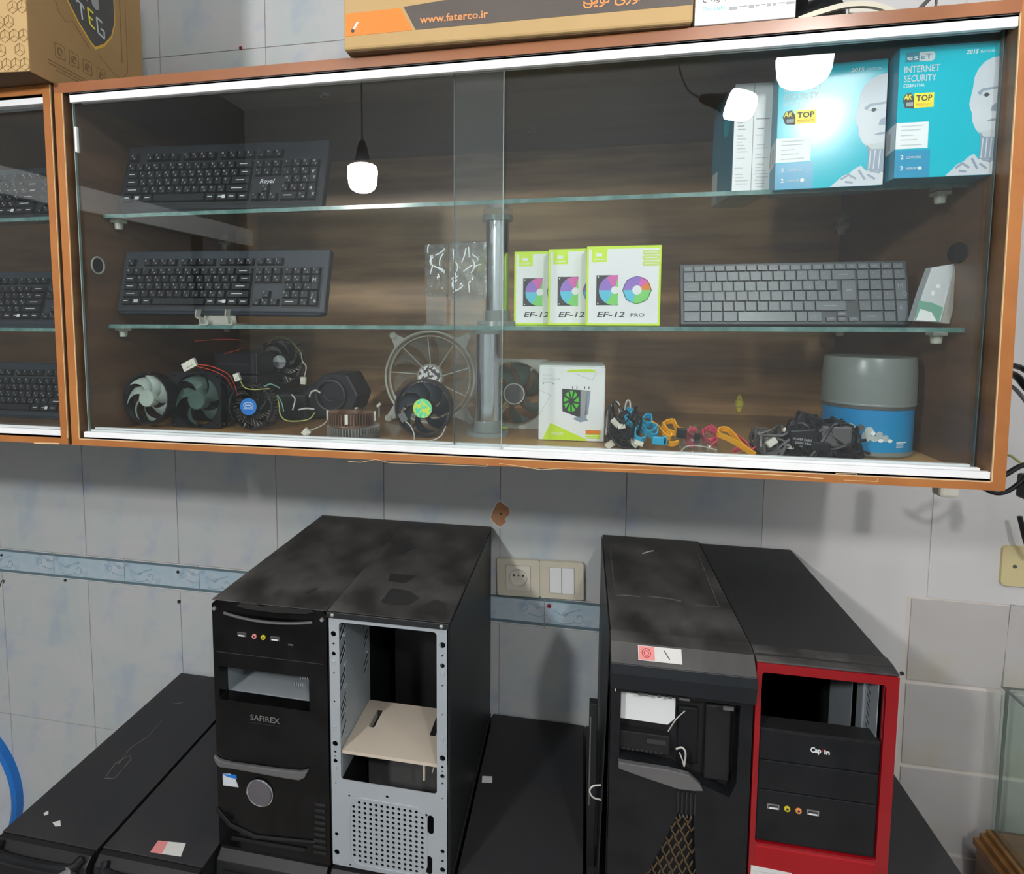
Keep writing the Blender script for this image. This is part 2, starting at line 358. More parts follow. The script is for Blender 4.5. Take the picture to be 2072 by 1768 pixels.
def frame(o, u, v):
    u = Vector(u).normalized(); v = Vector(v); v = (v-u*v.dot(u)).normalized(); n = u.cross(v); m = Matrix.Identity(4)
    for i in range(3): m[i][0] = u[i]; m[i][1] = v[i]; m[i][2] = n[i]; m[i][3] = o[i]
    return m
class Print:   # thin flat print on a plane (frame X: local x right, y up, z out)
    def __init__(s, mb, X, h=0.0004): s.b = mb; s.X = X; s.h = h; s.k = 0
    def poly(s, pts, m, lift=0): s.b.prism([(p[0], p[1], lift) for p in pts], (0, 0, s.h), m, s.X)
    def rect(s, x0, y0, x1, y1, m, lift=0): s.poly([(x0, y0), (x1, y0), (x1, y1), (x0, y1)], m, lift)
    def disc(s, cx, cy, r, m, lift=0, n=24, sx=1, sy=1): s.poly(circ(cx, cy, r, n, sx, sy), m, lift)
    def line(s, a, b, t, m, lift=0):
        a = Vector((a[0], a[1])); b = Vector((b[0], b[1])); d = (b-a); q = Vector((-d.y, d.x)).normalized()*t/2
        s.poly([a-q, b-q, b+q, a+q], m, lift)
    def path(s, pts, t, m, lift=0):
        for a, b in zip(pts[:-1], pts[1:]): s.line(a, b, t, m, lift)
    def ring(s, cx, cy, r, t, m, lift=0, n=20, a0=0, a1=2*PI):
        s.path([(cx+r*math.cos(a0+(a1-a0)*i/n), cy+r*math.sin(a0+(a1-a0)*i/n)) for i in range(n+1)], t, m, lift)
    def text(s, txt, x, y, h, m, lift=0, w=None, shear=0.0, bold=0.0, align='l'):
        vs, fs, x0, x1, y0, y1 = text2d(txt, shear, bold); sc = h/0.7; sx = (w/(x1-x0)) if w else sc
        ox = x - (0 if align == 'l' else (x1-x0)*sx/2)
        s.b.add([(ox+(v[0]-x0)*sx, y+v[1]*sc, lift+s.h) for v in vs], fs, m, s.X)
def copy_tree(o, parent=None):
    c = o.copy(); COL.objects.link(c)
    if parent is not None: c.parent = parent
    for ch in list(o.children): copy_tree(ch, c)
    return c
def P3(l): return [A(*q) for q in l]
FX = lambda x, z, Y: frame((x, Y, z), (1, 0, 0), (0, 0, 1))   # frame on a front (facing -Y) plane

# ================================================================== the setting
def struct(name, mbq, mats, **k):
    o = mbq.build(name, mats, **k); o['kind'] = 'structure'; return o
b = MB(); b.box(-.95, 3.4, 0.0012, 0.16, -1.25, 1.95); wall_back = struct('wall_back', b, 'grout')
b = MB(); b.box(-.95, 3.5, -3.7, 0.16, -1.31, -1.25); struct('floor', b, 'floor')
b = MB(); b.box(-.95, 3.5, -3.7, 0.16, 1.95, 2.01); struct('ceiling', b, 'ceiling')
b = MB(); b.box(-.95, -.85, -3.7, 0.16, -1.25, 1.95); struct('wall_left', b, 'leftwall')
b = MB(); b.box(3.4, 3.5, -3.7, 0.16, -1.25, 1.95); struct('wall_right', b, 'roomwall')
b = MB(); b.box(-.95, 3.5, -3.7, -3.6, -1.25, 1.95); struct('wall_front', b, 'roomwall')

# glazed wall tiles, one object each
g = 0.0009
def tile_mesh(nm, wd, ht, m, th=0.0075):
    q = MB(); q.box(-wd/2+g, wd/2-g, 0, th, -ht/2+g, ht/2-g); me = q.mesh(nm); me.materials.append(M[m]); return me
ROWS = [(-0.4355, -0.0632), (0.0, 0.3775), (0.3775, 0.755), (0.755, 1.134), (1.134, 1.511), (1.511, 1.888), (-0.8130, -0.4355), (-1.1905, -0.8130)]
for z0, z1 in ROWS:
    me = tile_mesh('tile', 0.25, z1-z0, 'tile')
    for k in range(-3, 7):
        o = bpy.data.objects.new('tile', me); COL.objects.link(o); o.parent = wall_back
        o.location = (k*0.25+0.125, 0, (z0+z1)/2)
        if random.random() < .5: o.rotation_euler = (0, PI, 0)
bme = tile_mesh('border_tile', 0.198, 0.0632, 'border')
q = MB(); Z = lambda a, r0, r1, t0, t1, n=12: [(a[0]+(r0+(r1-r0)*i/n)*math.cos(t0+(t1-t0)*i/n), -0.0006, a[1]+(r0+(r1-r0)*i/n)*math.sin(t0+(t1-t0)*i/n)) for i in range(n+1)]
for c, s_ in (((-0.030, -0.006), 1), ((0.056, 0.005), -1)):
    q.tube(Z(c, 0.013, 0.003, -2.6*s_, 3.2*s_, 14), 0.0010, 4, smooth=1)
    q.tube(Z((c[0]-0.028*s_, c[1]+0.006), 0.0045, 0.0035, 0, 2*PI, 10), 0.0009, 4, smooth=1)
    q.tube([(c[0]-0.050*s_, -0.0006, c[1]+0.014), (c[0]-0.035*s_, -0.0006, c[1]+0.004), (c[0]-0.014*s_, -0.0006, c[1]+0.013), (c[0]+0.004*s_, -0.0006, c[1]+0.018)], 0.0014, 4)
    q.tube([(c[0]-0.046*s_, -0.0006, c[1]-0.012), (c[0]-0.03*s_, -0.0006, c[1]-0.015), (c[0]-0.010*s_, -0.0006, c[1]-0.010)], 0.0011, 4)
swm = q.mesh('swirl'); swm.materials.append(M['swirl'])
q = MB()
for z in (0.0265, -0.0265):
    q.box(-0.0978, 0.0978, -0.0008, 0.002, z-0.0032, z+0.0032, 0)
    zz = 0.0303 if z > 0 else -0.0303; q.box(-0.0978, 0.0978, -0.0012, 0.002, zz-0.0009, zz+0.0009, 1)
bdm = q.mesh('edge_line'); bdm.materials.append(M['border_line']); bdm.materials.append(M['border_white'])
for k in range(-4, 8):
    o = bpy.data.objects.new('border_tile', bme); COL.objects.link(o); o.parent = wall_back; o.location = (0.155+0.099+k*0.198, 0, -0.0316)
    for nm, mm in (('swirl', swm), ('edge_line', bdm)):
        s_ = bpy.data.objects.new(nm, mm); COL.objects.link(s_); s_.parent = o
# plain painted part of the wall right of the tiles
q = MB(); q.box(1.75, 2.031, 0.0, 0.012, .0655, 1.95); q.build('plaster_panel', 'plaster', wall_back)
q = MB(); q.box(1.75, 1.999, 0.0, 0.012, -1.25, .0655); q.build('plaster_panel', 'plaster', wall_back)
q = MB(); q.box(2.031, 3.4, -0.002, 0.012, 0.0655, 1.95); q.build('plaster_panel', 'plaster', wall_back)
q = MB(); q.box(1.999, 3.4, 0.0, 0.012, -1.25, 0.0655); q.build('plaster_panel', 'plain_grout', wall_back)
pm = tile_mesh('plain_tile', 0.155, 0.155, 'plain_tile', 0.006)
for j in range(-8, 0):
    for k in range(0, 8):
        z = 0.0655-0.0775 - (-(j+1))*0.1625 if j < 0 else 0
        o = bpy.data.objects.new('plain_tile', pm); COL.objects.link(o); o.parent = wall_back
        o.location = (2.077+k*0.1585+(0.006 if k == 0 else 0), -0.003, z-0.003)
        o.rotation_euler = (0, random.uniform(-.012, .012)+ (0.05 if (k == 1 and j == -1) else 0), 0)
# screw holes and the chipped patch
for (x, y, r, mt) in ((487, 97, .0035, 'redsatin'), (3, 1123, .003, 'ink'), (360, 1157, .0035, 'ink'), (132, 1174, .0035, 'ink'), (362, 1217, .004, 'ink'), (1111, 1226, .0042, 'redsatin'), (1930, 1538, .004, 'pink'), (1825, 1362, .0035, 'ink')):
    p = A(x, y, -0.001); q = MB(); q.cyl(p+Vector((0, -0.0012, 0)), p+Vector((0, 0.003, 0)), r, n=14); q.cyl(p+Vector((0, -0.0018, 0)), p+Vector((0, -0.001, 0)), r*.55, n=10, m=1)
    q.build('screw_hole', [mt, 'ink'], wall_back)
cp = [(993,1045),(999,1030),(1006,1018),(1013,1015),(1020,1021),(1029,1026),(1032,1037),(1028,1044),(1022,1048),(1024,1056),(1016,1062),(1012,1067),(1003,1060),(996,1053)]
pts = [A(x, y, -0.0008) for x, y in cp]; ctr = sum(pts, Vector())/len(pts)
q = MB(); q.prism([ctr+(p-ctr)*1.10 for p in pts], (0, 0.004, 0), 0); q.prism([p+Vector((0, -0.0006, 0)) for p in pts], (0, 0.004, 0), 1)
c = A(1014, 1039, -0.0015); q.cyl(c+Vector((0, -0.0008, 0)), c+Vector((0, .003, 0)), 0.002, n=10, m=2)
q.build('chipped_patch', ['border_white', 'clay', 'ink'], wall_back)
q = MB(); q.tube(P3([(0, 1186, -.001), (3, 1176, -.001), (8, 1174, -.001), (7, 1180, -.001)]), 0.0012, 5); q.build('wall_hook', 'ink', wall_back)

# double outlet and switch plate
T = Thing('socket_switch_plate', 'cream double wall plate with round socket and two rocker switches between the black towers', 'outlet', A(1093, 1166, 0.0))
fr = frame(A(1093, 1167, -0.0005), (0.1765, 0, 0.0045), (0, 0, 1))
q = T.mb()
for sx in (-1, 1):
    vs, fs = fill2d(rrect(-0.0435, -0.0385, 0.0435, 0.0385, 0.004), [rrect(-0.0255, -0.0265, 0.0255, 0.0265, 0.0015)], 0.009)
    q.add(vs, fs, 0, fr @ Matrix.Translation((sx*0.0437, 0, 0.0075)))
q.box(-0.085, 0.085, -0.036, 0.036, 0, 0.006, 0, fr)
q.build('plate_frame', 'cream', T, bevel=0.0025)
q = T.mb(); vs, fs = fill2d(rrect(-0.025, -0.026, 0.025, 0.026, 0.002), [circ(0, 0, 0.0185, 28)], 0.010); q.add(vs, fs, 0, fr @ Matrix.Translation((-0.0437, 0, 0.0075)))
sk = q.build('socket', 'cream2', T, bevel=0.0008)
q = T.mb(); q.cyl((-0.0437, 0, 0.0055), (-0.0437, 0, 0.0065), 0.0185, n=28, X=fr); q.lathe([(0.0183, 0.0125), (0.0170, 0.0065)], (-0.0437, 0, 0), (0, 0, 1), 28, X=fr); q.build('socket_well', 'cream2', sk)
q = T.mb()
for dx in (-0.0095, 0, 0.0095): q.cyl((-0.0437+dx, 0.003, 0.006), (-0.0437+dx, 0.003, 0.0072), 0.0022 if dx else 0.0017, n=10, X=fr)
q.build('contact_hole', 'ink', sk)
for dx in (0.0315, 0.0565):
    q = T.mb(); q.hexa([(dx-.0120, -.0255, .004), (dx+.0120, -.0255, .004), (dx+.0120, .0255, .004), (dx-.0120, .0255, .004)], [(dx-.0120, -.0255, .0155), (dx+.0120, -.0255, .0155), (dx+.0120, .0255, .0115), (dx-.0120, .0255, .0115)], 0, fr)
    q.build('rocker', 'white', T, bevel=0.0006)

# ================================================================== wall cabinet
def xr(z): return 1.868-(z-0.3834)*(0.0055/0.519)     # the right side stands slightly out of plumb
ZT, ZB, YF = 0.9025, 0.3834, -0.465
C = Thing('wall_cabinet', 'wide wall-hung wooden display cabinet with two sliding glass doors and orange-brown edges', 'cabinet', (1.268, -0.24, ZB))
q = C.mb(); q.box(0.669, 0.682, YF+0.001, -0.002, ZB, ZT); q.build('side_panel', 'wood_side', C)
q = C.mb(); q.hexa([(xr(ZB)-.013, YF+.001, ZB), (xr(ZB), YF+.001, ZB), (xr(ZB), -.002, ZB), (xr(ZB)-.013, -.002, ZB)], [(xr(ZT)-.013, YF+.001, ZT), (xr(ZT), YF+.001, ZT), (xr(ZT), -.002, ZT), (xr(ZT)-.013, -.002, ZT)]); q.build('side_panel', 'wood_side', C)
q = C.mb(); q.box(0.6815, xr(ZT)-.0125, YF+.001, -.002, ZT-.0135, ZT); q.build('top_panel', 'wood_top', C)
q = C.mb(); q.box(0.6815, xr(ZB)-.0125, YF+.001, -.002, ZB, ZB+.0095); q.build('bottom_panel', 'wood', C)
q = C.mb(); q.box(0.682, 1.850, -.020, -.004, ZB+.0095, ZT-.0135); q.build('back_panel', 'wood', C)
def band(x0, x1, z0, z1, nm='edge_band', m='edge', T_=C, x0b=None, x1b=None):
    q = T_.mb(); x0b = x0 if x0b is None else x0b; x1b = x1 if x1b is None else x1b
    q.hexa([(x0b, YF-.0005, z0), (x1b, YF-.0005, z0), (x1b, YF+.001, z0), (x0b, YF+.001, z0)], [(x0, YF-.0005, z1), (x1, YF-.0005, z1), (x1, YF+.001, z1), (x0, YF+.001, z1)]); return q.build(nm, m, T_)
band(0.669, 0.6815, ZB+.0095, ZT-.0135); band(xr(ZT)-.0125, xr(ZT), ZB+.0095, ZT, x0b=xr(ZB)-.0125, x1b=xr(ZB))
band(0.669, xr(ZT)-.0125, ZT-.0135, ZT, m='edge_top'); band(0.669, xr(ZB), ZB, ZB+.0095)
q = C.mb(); q.box(0.6815, .6825, YF-.0006, YF+.001, ZB+.0095, ZT-.0135); q.box(0.682, 1.854, YF-.0006, YF+.001, ZB+.0088, ZB+.0098)
q.hexa([(xr(ZB)-.0135, YF-.0006, ZB+.0095), (xr(ZB)-.0125, YF-.0006, ZB+.0095), (xr(ZB)-.0125, YF+.001, ZB+.0095), (xr(ZB)-.0135, YF+.001, ZB+.0095)], [(xr(ZT)-.0135, YF-.0006, ZT-.014), (xr(ZT)-.0125, YF-.0006, ZT-.014), (xr(ZT)-.0125, YF+.001, ZT-.014), (xr(ZT)-.0135, YF+.001, ZT-.014)])
q.build('edge_trim', 'chip', C)
q = C.mb(); pr = Print(q, FX(0, 0, YF-.0006), .0003)
def spath(l, t): pr.path([(A(x, y, YF).x, A(x, y, YF).z) for x, y in l], t, 0)
spath([(705,933),(730,935),(760,929),(790,936),(850,938),(985,943),(988,937)], .0006); spath([(1010,937),(1060,944),(1095,950),(1150,946),(1350,951)], .0007); spath([(1350,951),(1520,958),(1600,962),(1665,968)], .0012)
spath([(1600,956),(1730,962),(1733,958),(1690,957)], .0006); spath([(1708,971),(1775,974),(1775,967)], .0006); spath([(70,896),(120,897)], .002)
q.build('scratch', 'chip', C, kind='stuff')
# white pvc tracks
for nm, z0, sg, x0, x1 in (('top_track', ZT-.0140, -1, .692, 1.8495), ('bottom_track', ZB+.0095, 1, .688, 1.8545)):
    q = C.mb(); q.box(x0, x1, YF+.002, YF+.0285, min(z0, z0+sg*.003), max(z0, z0+sg*.003))
    for y, h, xx, wd_ in (((YF+.002, .0105, 0, .0062), (YF+.0132, .0120, -.004, .0055), (YF+.0242, .0132, -.008, .006)) if sg > 0 else ((YF+.002, .0125, 0, .006), (YF+.0132, .0075, -.002, .003), (YF+.0242, .0075, -.003, .003))):
        q.box(x0, x1+xx, y, y+wd_, min(z0, z0+sg*h), max(z0, z0+sg*h))
    q.build(nm, 'track', C, bevel=.0004)
def pane(T_, nm, x0, x1, y0, y1, z0, z1, m='glass', em='dark_edge', ew=.0008, x1t=None, lab=None):
    o = T_.mb().box(x0+ew, x1-ew, y0, y1, z0+ew, z1-ew).build(nm, m, T_, label=lab)
    q = T_.mb(); q.box(x0, x0+ew, y0, y1, z0, z1); q.box(x1-ew, x1, y0, y1, z0, z1); q.box(x0, x1, y0, y1, z0, z0+ew); q.box(x0, x1, y0, y1, z1-ew, z1)
    q.build('glass_edge', em, o); return o
dl = pane(C, 'glass_door', 0.690, 1.3105, YF+.0085, YF+.0125, ZB+.0130, ZT-.0180, lab='front sliding glass pane on the left', em='pane_edge')
dr = pane(C, 'glass_door', 1.2450, 1.8475, YF+.0195, YF+.0235, ZB+.0130, ZT-.0180, lab='rear sliding glass pane on the right')
q = C.mb(); p0 = A(150, 255, YF+.007); p1 = A(153, 308, YF+.007); q.box(p0.x-.0015, p0.x+.0020, YF+.0075, YF+.0135, p1.z, p0.z); q.build('pull_clip', 'white', dl, bevel=.0015)
# glass shelves, pegs, poles, holes
SH1, SH2 = 0.7300, 0.5612     # upper faces
def shelf(z):
    o = C.mb().box(.6835, 1.853, -.3985, -.03, z-.0055, z).build('glass_shelf', 'shelf_glass', C)
    C.mb().box(.6835, 1.853, -.4000, -.3985, z-.0055, z).build('glass_edge', 'glass_edge', o)
    for x in (.690, 1.842-.0165*(z-.38)*2):
        for y in (-.375, -.08):
            q = C.mb(); sx = 1 if x < 1 else -1
            q.box(min(x-.008*sx, x+.008*sx), max(x-.008*sx, x+.008*sx), y-.009, y+.009, z-.010, z-.0056); q.cyl((x, y, z-.020), (x, y, z-.009), .0055, .0070, n=14)
            q.build('shelf_peg', 'sup', C, bevel=.0008)
shelf(SH1); shelf(SH2)
def pole(x, y, z0, z1, r=.0162):
    q = C.mb(); q.cyl((x, y, z0+.022), (x, y, z1-.006), r, n=36); q.build('support_pole', 'chrome', C, smooth=True)
    q = C.mb(); q.cyl((x, y, z0), (x, y, z0+.006), r*1.75, r*1.7, n=30); q.cyl((x, y, z0+.006), (x, y, z0+.022), r*1.12, n=30); q.build('pole_foot', 'smokelid', C, smooth=True)
    C.mb().cyl((x, y, z1-.008), (x, y, z1-.0005), r*1.3, n=30).build('pole_collar', 'smokelid', C, smooth=True)
pole(1.269, -.305, ZB+.0095, SH2-.0055, .0185); pole(1.282, -.300, SH2, SH1-.0055, .0175)
h = AX(1943, 511, 1.853); q = C.mb(); q.cyl((h.x+.003, h.y, h.z), (h.x-.003, h.y, h.z), .0125, n=24, m=0); q.add([(h.x-.0035, h.y+.021*math.cos(t), h.z+.0125*math.sin(t)) for t in [2*PI*i/28 for i in range(28)]], [tuple(range(28))]); q.build('cable_hole', 'darkin', C, recalc=False)
h = AX(197, 537, .683); q = C.mb(); q.cyl((h.x-.003, h.y, h.z), (h.x+.001, h.y, h.z), .011, n=24, m=0); q.torus((h.x+.001, h.y, h.z), (1, 0, 0), .0125, .0014, 24, 6, m=1); q.build('cable_hole', ['darkin', 'sup'], C)
for x, y in ((1078, 262), (657, 192)):
    h = AZ(x, y, ZT-.0145); q = C.mb(); q.cyl(h+Vector((0, 0, .001)), h-Vector((0, 0, .0025)), .0085, .0075, n=20); q.box(h.x-.0045, h.x+.0045, h.y-.0008, h.y+.0008, h.z-.0031, h.z-.0024, 1); q.box(h.x-.0008, h.x+.0008, h.y-.0045, h.y+.0045, h.z-.0031, h.z-.0024, 1); q.build('screw_cap', ['silver', 'ink'], C)
p = A(1496, 816, -.0215); q = C.mb(); q.add([p+Vector((.0085*math.cos(t)*.62, 0, .0165*math.sin(t))) for t in [2*PI*i/20 for i in range(20)]], [tuple(range(20))]); q.torus(p, (0, 1, 0), .0072, .001, 20, 6, m=1); q.build('yellow_sticker', ['tape', 'ywire'], C, recalc=False)

# neighbour cabinet on the left
N2 = Thing('wall_cabinet', 'second wooden wall cabinet holding only black keyboards behind its glass, under the shield box', 'cabinet', (0.05, -0.24, ZB))
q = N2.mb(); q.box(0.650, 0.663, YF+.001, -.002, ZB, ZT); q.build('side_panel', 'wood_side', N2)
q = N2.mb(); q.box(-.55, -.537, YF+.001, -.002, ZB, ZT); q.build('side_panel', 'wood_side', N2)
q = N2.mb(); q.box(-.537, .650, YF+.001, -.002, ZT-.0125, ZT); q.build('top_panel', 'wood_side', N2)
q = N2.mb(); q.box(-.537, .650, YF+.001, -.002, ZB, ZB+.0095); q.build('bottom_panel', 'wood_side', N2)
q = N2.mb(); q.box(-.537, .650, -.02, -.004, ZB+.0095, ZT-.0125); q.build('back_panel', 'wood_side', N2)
band(.650, .6625, ZB+.0095, ZT-.0125, T_=N2); band(-.55, -.537, ZB+.0095, ZT-.0125, T_=N2); band(-.55, .6625, ZT-.0125, ZT, T_=N2); band(-.55, .6625, ZB, ZB+.0095, T_=N2)
q = N2.mb(); q.box(.6618, .6628, YF-.0006, YF+.001, ZB+.0095, ZT-.0005); q.build('edge_trim', 'chip', N2)
for nm, z0, sg in (('top_track', ZT-.0130, -1), ('bottom_track', ZB+.0095, 1)):
    q = N2.mb(); q.box(-.53, .649, YF+.002, YF+.036, min(z0, z0+sg*.003), max(z0, z0+sg*.003))
    for y in (YF+.002, YF+.013, YF+.0245): q.box(-.53, .649, y, y+.0018 if y > YF+.01 else y+.006, min(z0, z0+sg*.0115), max(z0, z0+sg*.0115))
    q.build(nm, 'track', N2)
pane(N2, 'glass_door', -.535, .05, YF+.0085, YF+.0125, ZB+.0130, ZT-.0170); pane(N2, 'glass_door', 0.0, .6485, YF+.0195, YF+.0235, ZB+.0130, ZT-.0170)
for z in (SH1, SH2-.006):
    o = N2.mb().box(-.535, .648, -.3985, -.03, z-.0055, z).build('glass_shelf', 'shelf_glass', N2); N2.mb().box(-.535, .648, -.4, -.3985, z-.0055, z).build('glass_edge', 'glass_edge', o)

# ================================================================== room bulbs (seen as reflections in the glass)
for i, ((bx, by, bz), ax, st, r) in enumerate(BULBS):
    lab = ['bright white LED bulb hanging plumb, mirrored beside the logo keyboard', 'bright white LED bulb mirrored large over the teal software box', 'bright white LED bulb turned sideways, mirrored over the white box spine'][i]
    ax = Vector(ax).normalized(); c = Vector((bx, by, bz)); T = Thing('led_bulb', lab, 'light bulb', c-ax*.07, 'LED bulbs lighting the shop')
    q = T.mb(); kz = r/.062; Q = lambda l: [(a_, b_*kz) for a_, b_ in l]
    q.lathe(Q([(0.001, -.055), (r*.80, -.053), (r*.96, -.047), (r, -.03), (r*.98, .0), (r*.93, .028), (r*.80, .046), (r*.5, .058), (0.001, .063)]), c, ax, 32); q.build('diffuser', 'bulb%d' % i, T, smooth=True)
    q = T.mb(); q.lathe([(0.001, -.1385), (.012, -.138), (.014, -.13), (.020, -.115), (.024, -.09), (.034, -.0545)], c, ax, 24); q.build('socket', 'black', T, smooth=True)
    e = c-ax*.137; q = T.mb(); q.tube([e, e-ax*.05+Vector((0, 0, .03)), Vector((e.x-ax.x*.09, e.y, e.z+.2)), Vector((e.x-ax.x*.09, e.y, 1.95))], .003, 6); q.build('cord', 'black', T)
# long pale beam on the left wall of the room, mirrored in the glass door
T = Thing('wall_shelf', 'long pale wall shelf on dark uprights, mirrored as a slanting band in the glass', 'shelf', (-.80, -2.4, 1.05))
T.mb().box(-.849, -.80, -3.59, -.9, 1.045, 1.155).build('board', 'white', T, bevel=.004)
for y in (-1.2, -2.1, -3.0, -3.52): T.mb().box(-.849, -.815, y-.03, y+.03, .60, 1.045).build('upright', 'black', T)

# ================================================================== keyboards
def keyrows_full():
    K = []
    def row(y, h, l, x=0.0):
        for it in l:
            if it < 0: x += -it
            else: K.append((x, y, it, h)); x += it
    row(5.5, 1, [1, -1, 1, 1, 1, 1, -.5, 1, 1, 1, 1, -.5, 1, 1, 1, 1, -.25, 1, 1, 1])
    row(4.2, 1, [1]*13+[2, -.25, 1, 1, 1, -.25, 1, 1, 1, 1]); row(3.2, 1, [1.5]+[1]*12+[1.5, -.25, 1, 1, 1, -.25, 1, 1, 1])
    K.append((21.5, 2.2, 1, 2)); row(2.2, 1, [1.75]+[1]*11+[2.25, -3.75, 1, 1, 1]); row(1.2, 1, [2.25]+[1]*10+[2.75, -1.25, 1, -1.25, 1, 1, 1])
    K.append((21.5, .2, 1, 2)); row(.2, 1, [1.25]*3+[6.25]+[1.25]*4+[-.25, 1, 1, 1, -.25, 2, 1])
    return K, 22.5, 6.7
def keyrows_lap():
    K = []
    def row(y, h, l, x=0.0):
        for it in l:
            if it < 0: x += -it
            else: K.append((x, y, it, h)); x += it
    row(5.05, .62, [.95]*20, .0)
    row(4.05, 1, [1]*13+[2, -.1, 1, 1, 1, 1]); row(3.05, 1, [1.5]+[1]*12, 0); row(2.05, 1, [1.75]+[1]*12, 0)
    K.append((13.75, 2.05, 1.25, 2)); row(3.05, 1, [1, 1, 1], 15.1); row(2.05, 1, [1, 1, 1], 15.1); K.append((18.1, 2.05, 1, 2))
    row(1.05, 1, [1.5]+[1]*10+[2.7-.1], 0); row(1.05, 1, [1, 1, 1], 15.1); K.append((18.1, .05, 1, 2))
    row(.05, 1, [1.5, 1, 1, 1.3, 5, 1, 1.25], 0); K.append((12.3, .05, .9, .5)); K.append((13.25, .05, .85, .5)); K.append((13.25, .57, .85, .5)); K.append((14.15, .05, .9, .5)); row(.05, 1, [1.9, 1.0], 15.15)
    return K, 19.1, 5.75
_kmesh = {}
def keyboard(name, label, X, W, H, mats, full=True, logo=None, legend='legend', group=None, th=.016, lgd=1.0):
    T = Thing(name, label, 'keyboard', mtx=X, group=group); body, key, sp = mats
    K, UW, UH = keyrows_full() if full else keyrows_lap()
    mx, my = (W*.028, H*.07) if full else (W*.012, H*.03); ux = (W-2*mx)/UW; uy = (H-2*my-(H*.05 if full else 0))/UH
    q = MB(); q.box(0, W, 0, H, -th, -.0015)
    if full: q.box(W*.012, W*.988, -.003, .002, -th*.9, -.003)
    q.build('body', body, T, bevel=.003 if full else .001)
    q = MB()
    if full:
        for (x0, x1, y0, y1) in ((0, 15, 0, 5.3), (15.25, 18.25, 3.1, 5.3), (18.5, 22.5, 0, 5.3)): q.box(mx+x0*ux-.0015, mx+x1*ux+.0015, my+y0*uy, my+y1*uy+.0005, -.0015, -.0008)
        q.build('key_well', 'darkin' if key == 'key' else 'key', T)
    gp = .07 if full else .10
    Lg = MB(); pr = Print(Lg, None, .0002)
    chars = 'QWERTYUIOPASDFGHJKLZXCVBNM1234567890'
    rnd = random.Random(len(name)+int(W*1000))
    for (x, y, kw, kh) in K:
        wk, hk = (kw-gp)*ux, (kh-gp)*uy; kk = (round(wk, 5), round(hk, 5), key if not (kw > 4 and not full) else sp, full)
        if kk not in _kmesh:
            q = MB(); t = .0045 if full else .0018; s_ = .0016 if full else .0004
            q.hexa([(-wk/2, -hk/2, -.001), (wk/2, -hk/2, -.001), (wk/2, hk/2, -.001), (-wk/2, hk/2, -.001)], [(-wk/2+s_, -hk/2+s_*.7, t), (wk/2-s_, -hk/2+s_*.7, t), (wk/2-s_, hk/2-s_*.5, t), (-wk/2+s_, hk/2-s_*.5, t)])
            me = q.mesh('key'); me.materials.append(M[kk[2]]); _kmesh[kk] = me
        o = bpy.data.objects.new('key', _kmesh[kk]); COL.objects.link(o); o.parent = T.o
        cx, cy = mx+(x+kw/2)*ux, my+(y+kh/2)*uy; o.location = (cx, cy, 0)
        zt = .0046 if full else .0019
        if kw < 4:
            if kw <= 1.01 and kh > .7:
                pr.text(rnd.choice(chars), cx-wk*.26, cy+hk*.06, hk*.24*lgd, 0, zt)
                if rnd.random() < .8: pr.text(rnd.choice(chars), cx+wk*.06, cy-hk*.30, hk*.20*lgd, 0, zt)
            elif kh > .7 and kw < 2.9: pr.rect(cx-wk*.25, cy-hk*.03, cx+wk*.2, cy+hk*.07, 0, zt)
            elif kh <= .7: pr.rect(cx-wk*.2, cy-hk*.05, cx+wk*.2, cy+hk*.1, 0, zt)
    if full: pr.rect(mx+1.6*ux, my+.5*uy, mx+2.1*ux, my+.9*uy, 0, .0046); pr.rect(mx+12.0*ux, my+.5*uy, mx+12.4*ux, my+.9*uy, 0, .0046)
    if Lg.v: Lg.build('key_legends', legend, T, kind='stuff', recalc=False)
    if logo:
        q = MB(); pr = Print(q, None, .0003); pr.text(logo, mx+16.75*ux, my+2.45*uy, uy*.5, 0, -.0012, w=ux*1.7, shear=.25, bold=.015, align='c'); q.build('lettering', 'legend', T, recalc=False)
    return T
def kbframe(bl, br, tl): return frame(bl, br-bl, tl-bl), (br-bl).length, (tl-bl).length
bl, br, tl = A(236, 424, -.385), A(650, 418, -.385), A(243, 298, -.355)
X, W, H = kbframe(bl, br, tl); kb1 = keyboard('keyboard', 'black full-size keyboard with white logo lettering leaning on the upper glass shelf', X, W, H*1.0, ('kb', 'key', 'key'), logo='Royal')
bl, br, tl = A(234, 629, -.388), A(655, 633, -.388), A(246, 508, -.362)
X, W, H = kbframe(bl, br, tl); kb2 = keyboard('keyboard', 'slate-black keyboard raised on clear clips on the lower glass shelf', X, W, H, ('kb2', 'key', 'key'), legend='legend')
# clear clips of the plastic stand under it
T = Thing('display_stand', 'clear plastic stand with two front hooks holding up the lower keyboard', 'display stand', A(438, 655, -.39))
for l in ([(402,626),(400,640),(408,645),(411,656),(424,656),(425,648)], [(461,626),(460,640),(464,646),(465,656),(473,656),(473,648)]):
    q = T.mb(); q.strap([A(x, y, -.398) for x, y in l], (0, .012, 0), .002, smooth=3); q.build('hook', 'clear_rim', T)
q = T.mb(); p0 = A(405, 656, -.39); p1 = A(470, 656, -.39); q.box(p0.x, p1.x, -.395, -.33, SH2, SH2+.0015); q.box(p0.x, p1.x, -.380, -.3785, SH2+.0015, SH2+.017); q.build('base', 'clear_rim', T)
bl, br, tl = A(1378, 656, -.348), A(1846, 656, -.348), A(1380, 534, -.325)
X, W, H = kbframe(bl, br, tl); keyboard('laptop_keyboard', 'dark grey bare laptop keyboard with chiclet keys leaning on the lower glass shelf', X, W, H, ('lap', 'lapkey', 'lapspace'), full=False, legend='legend_dim')
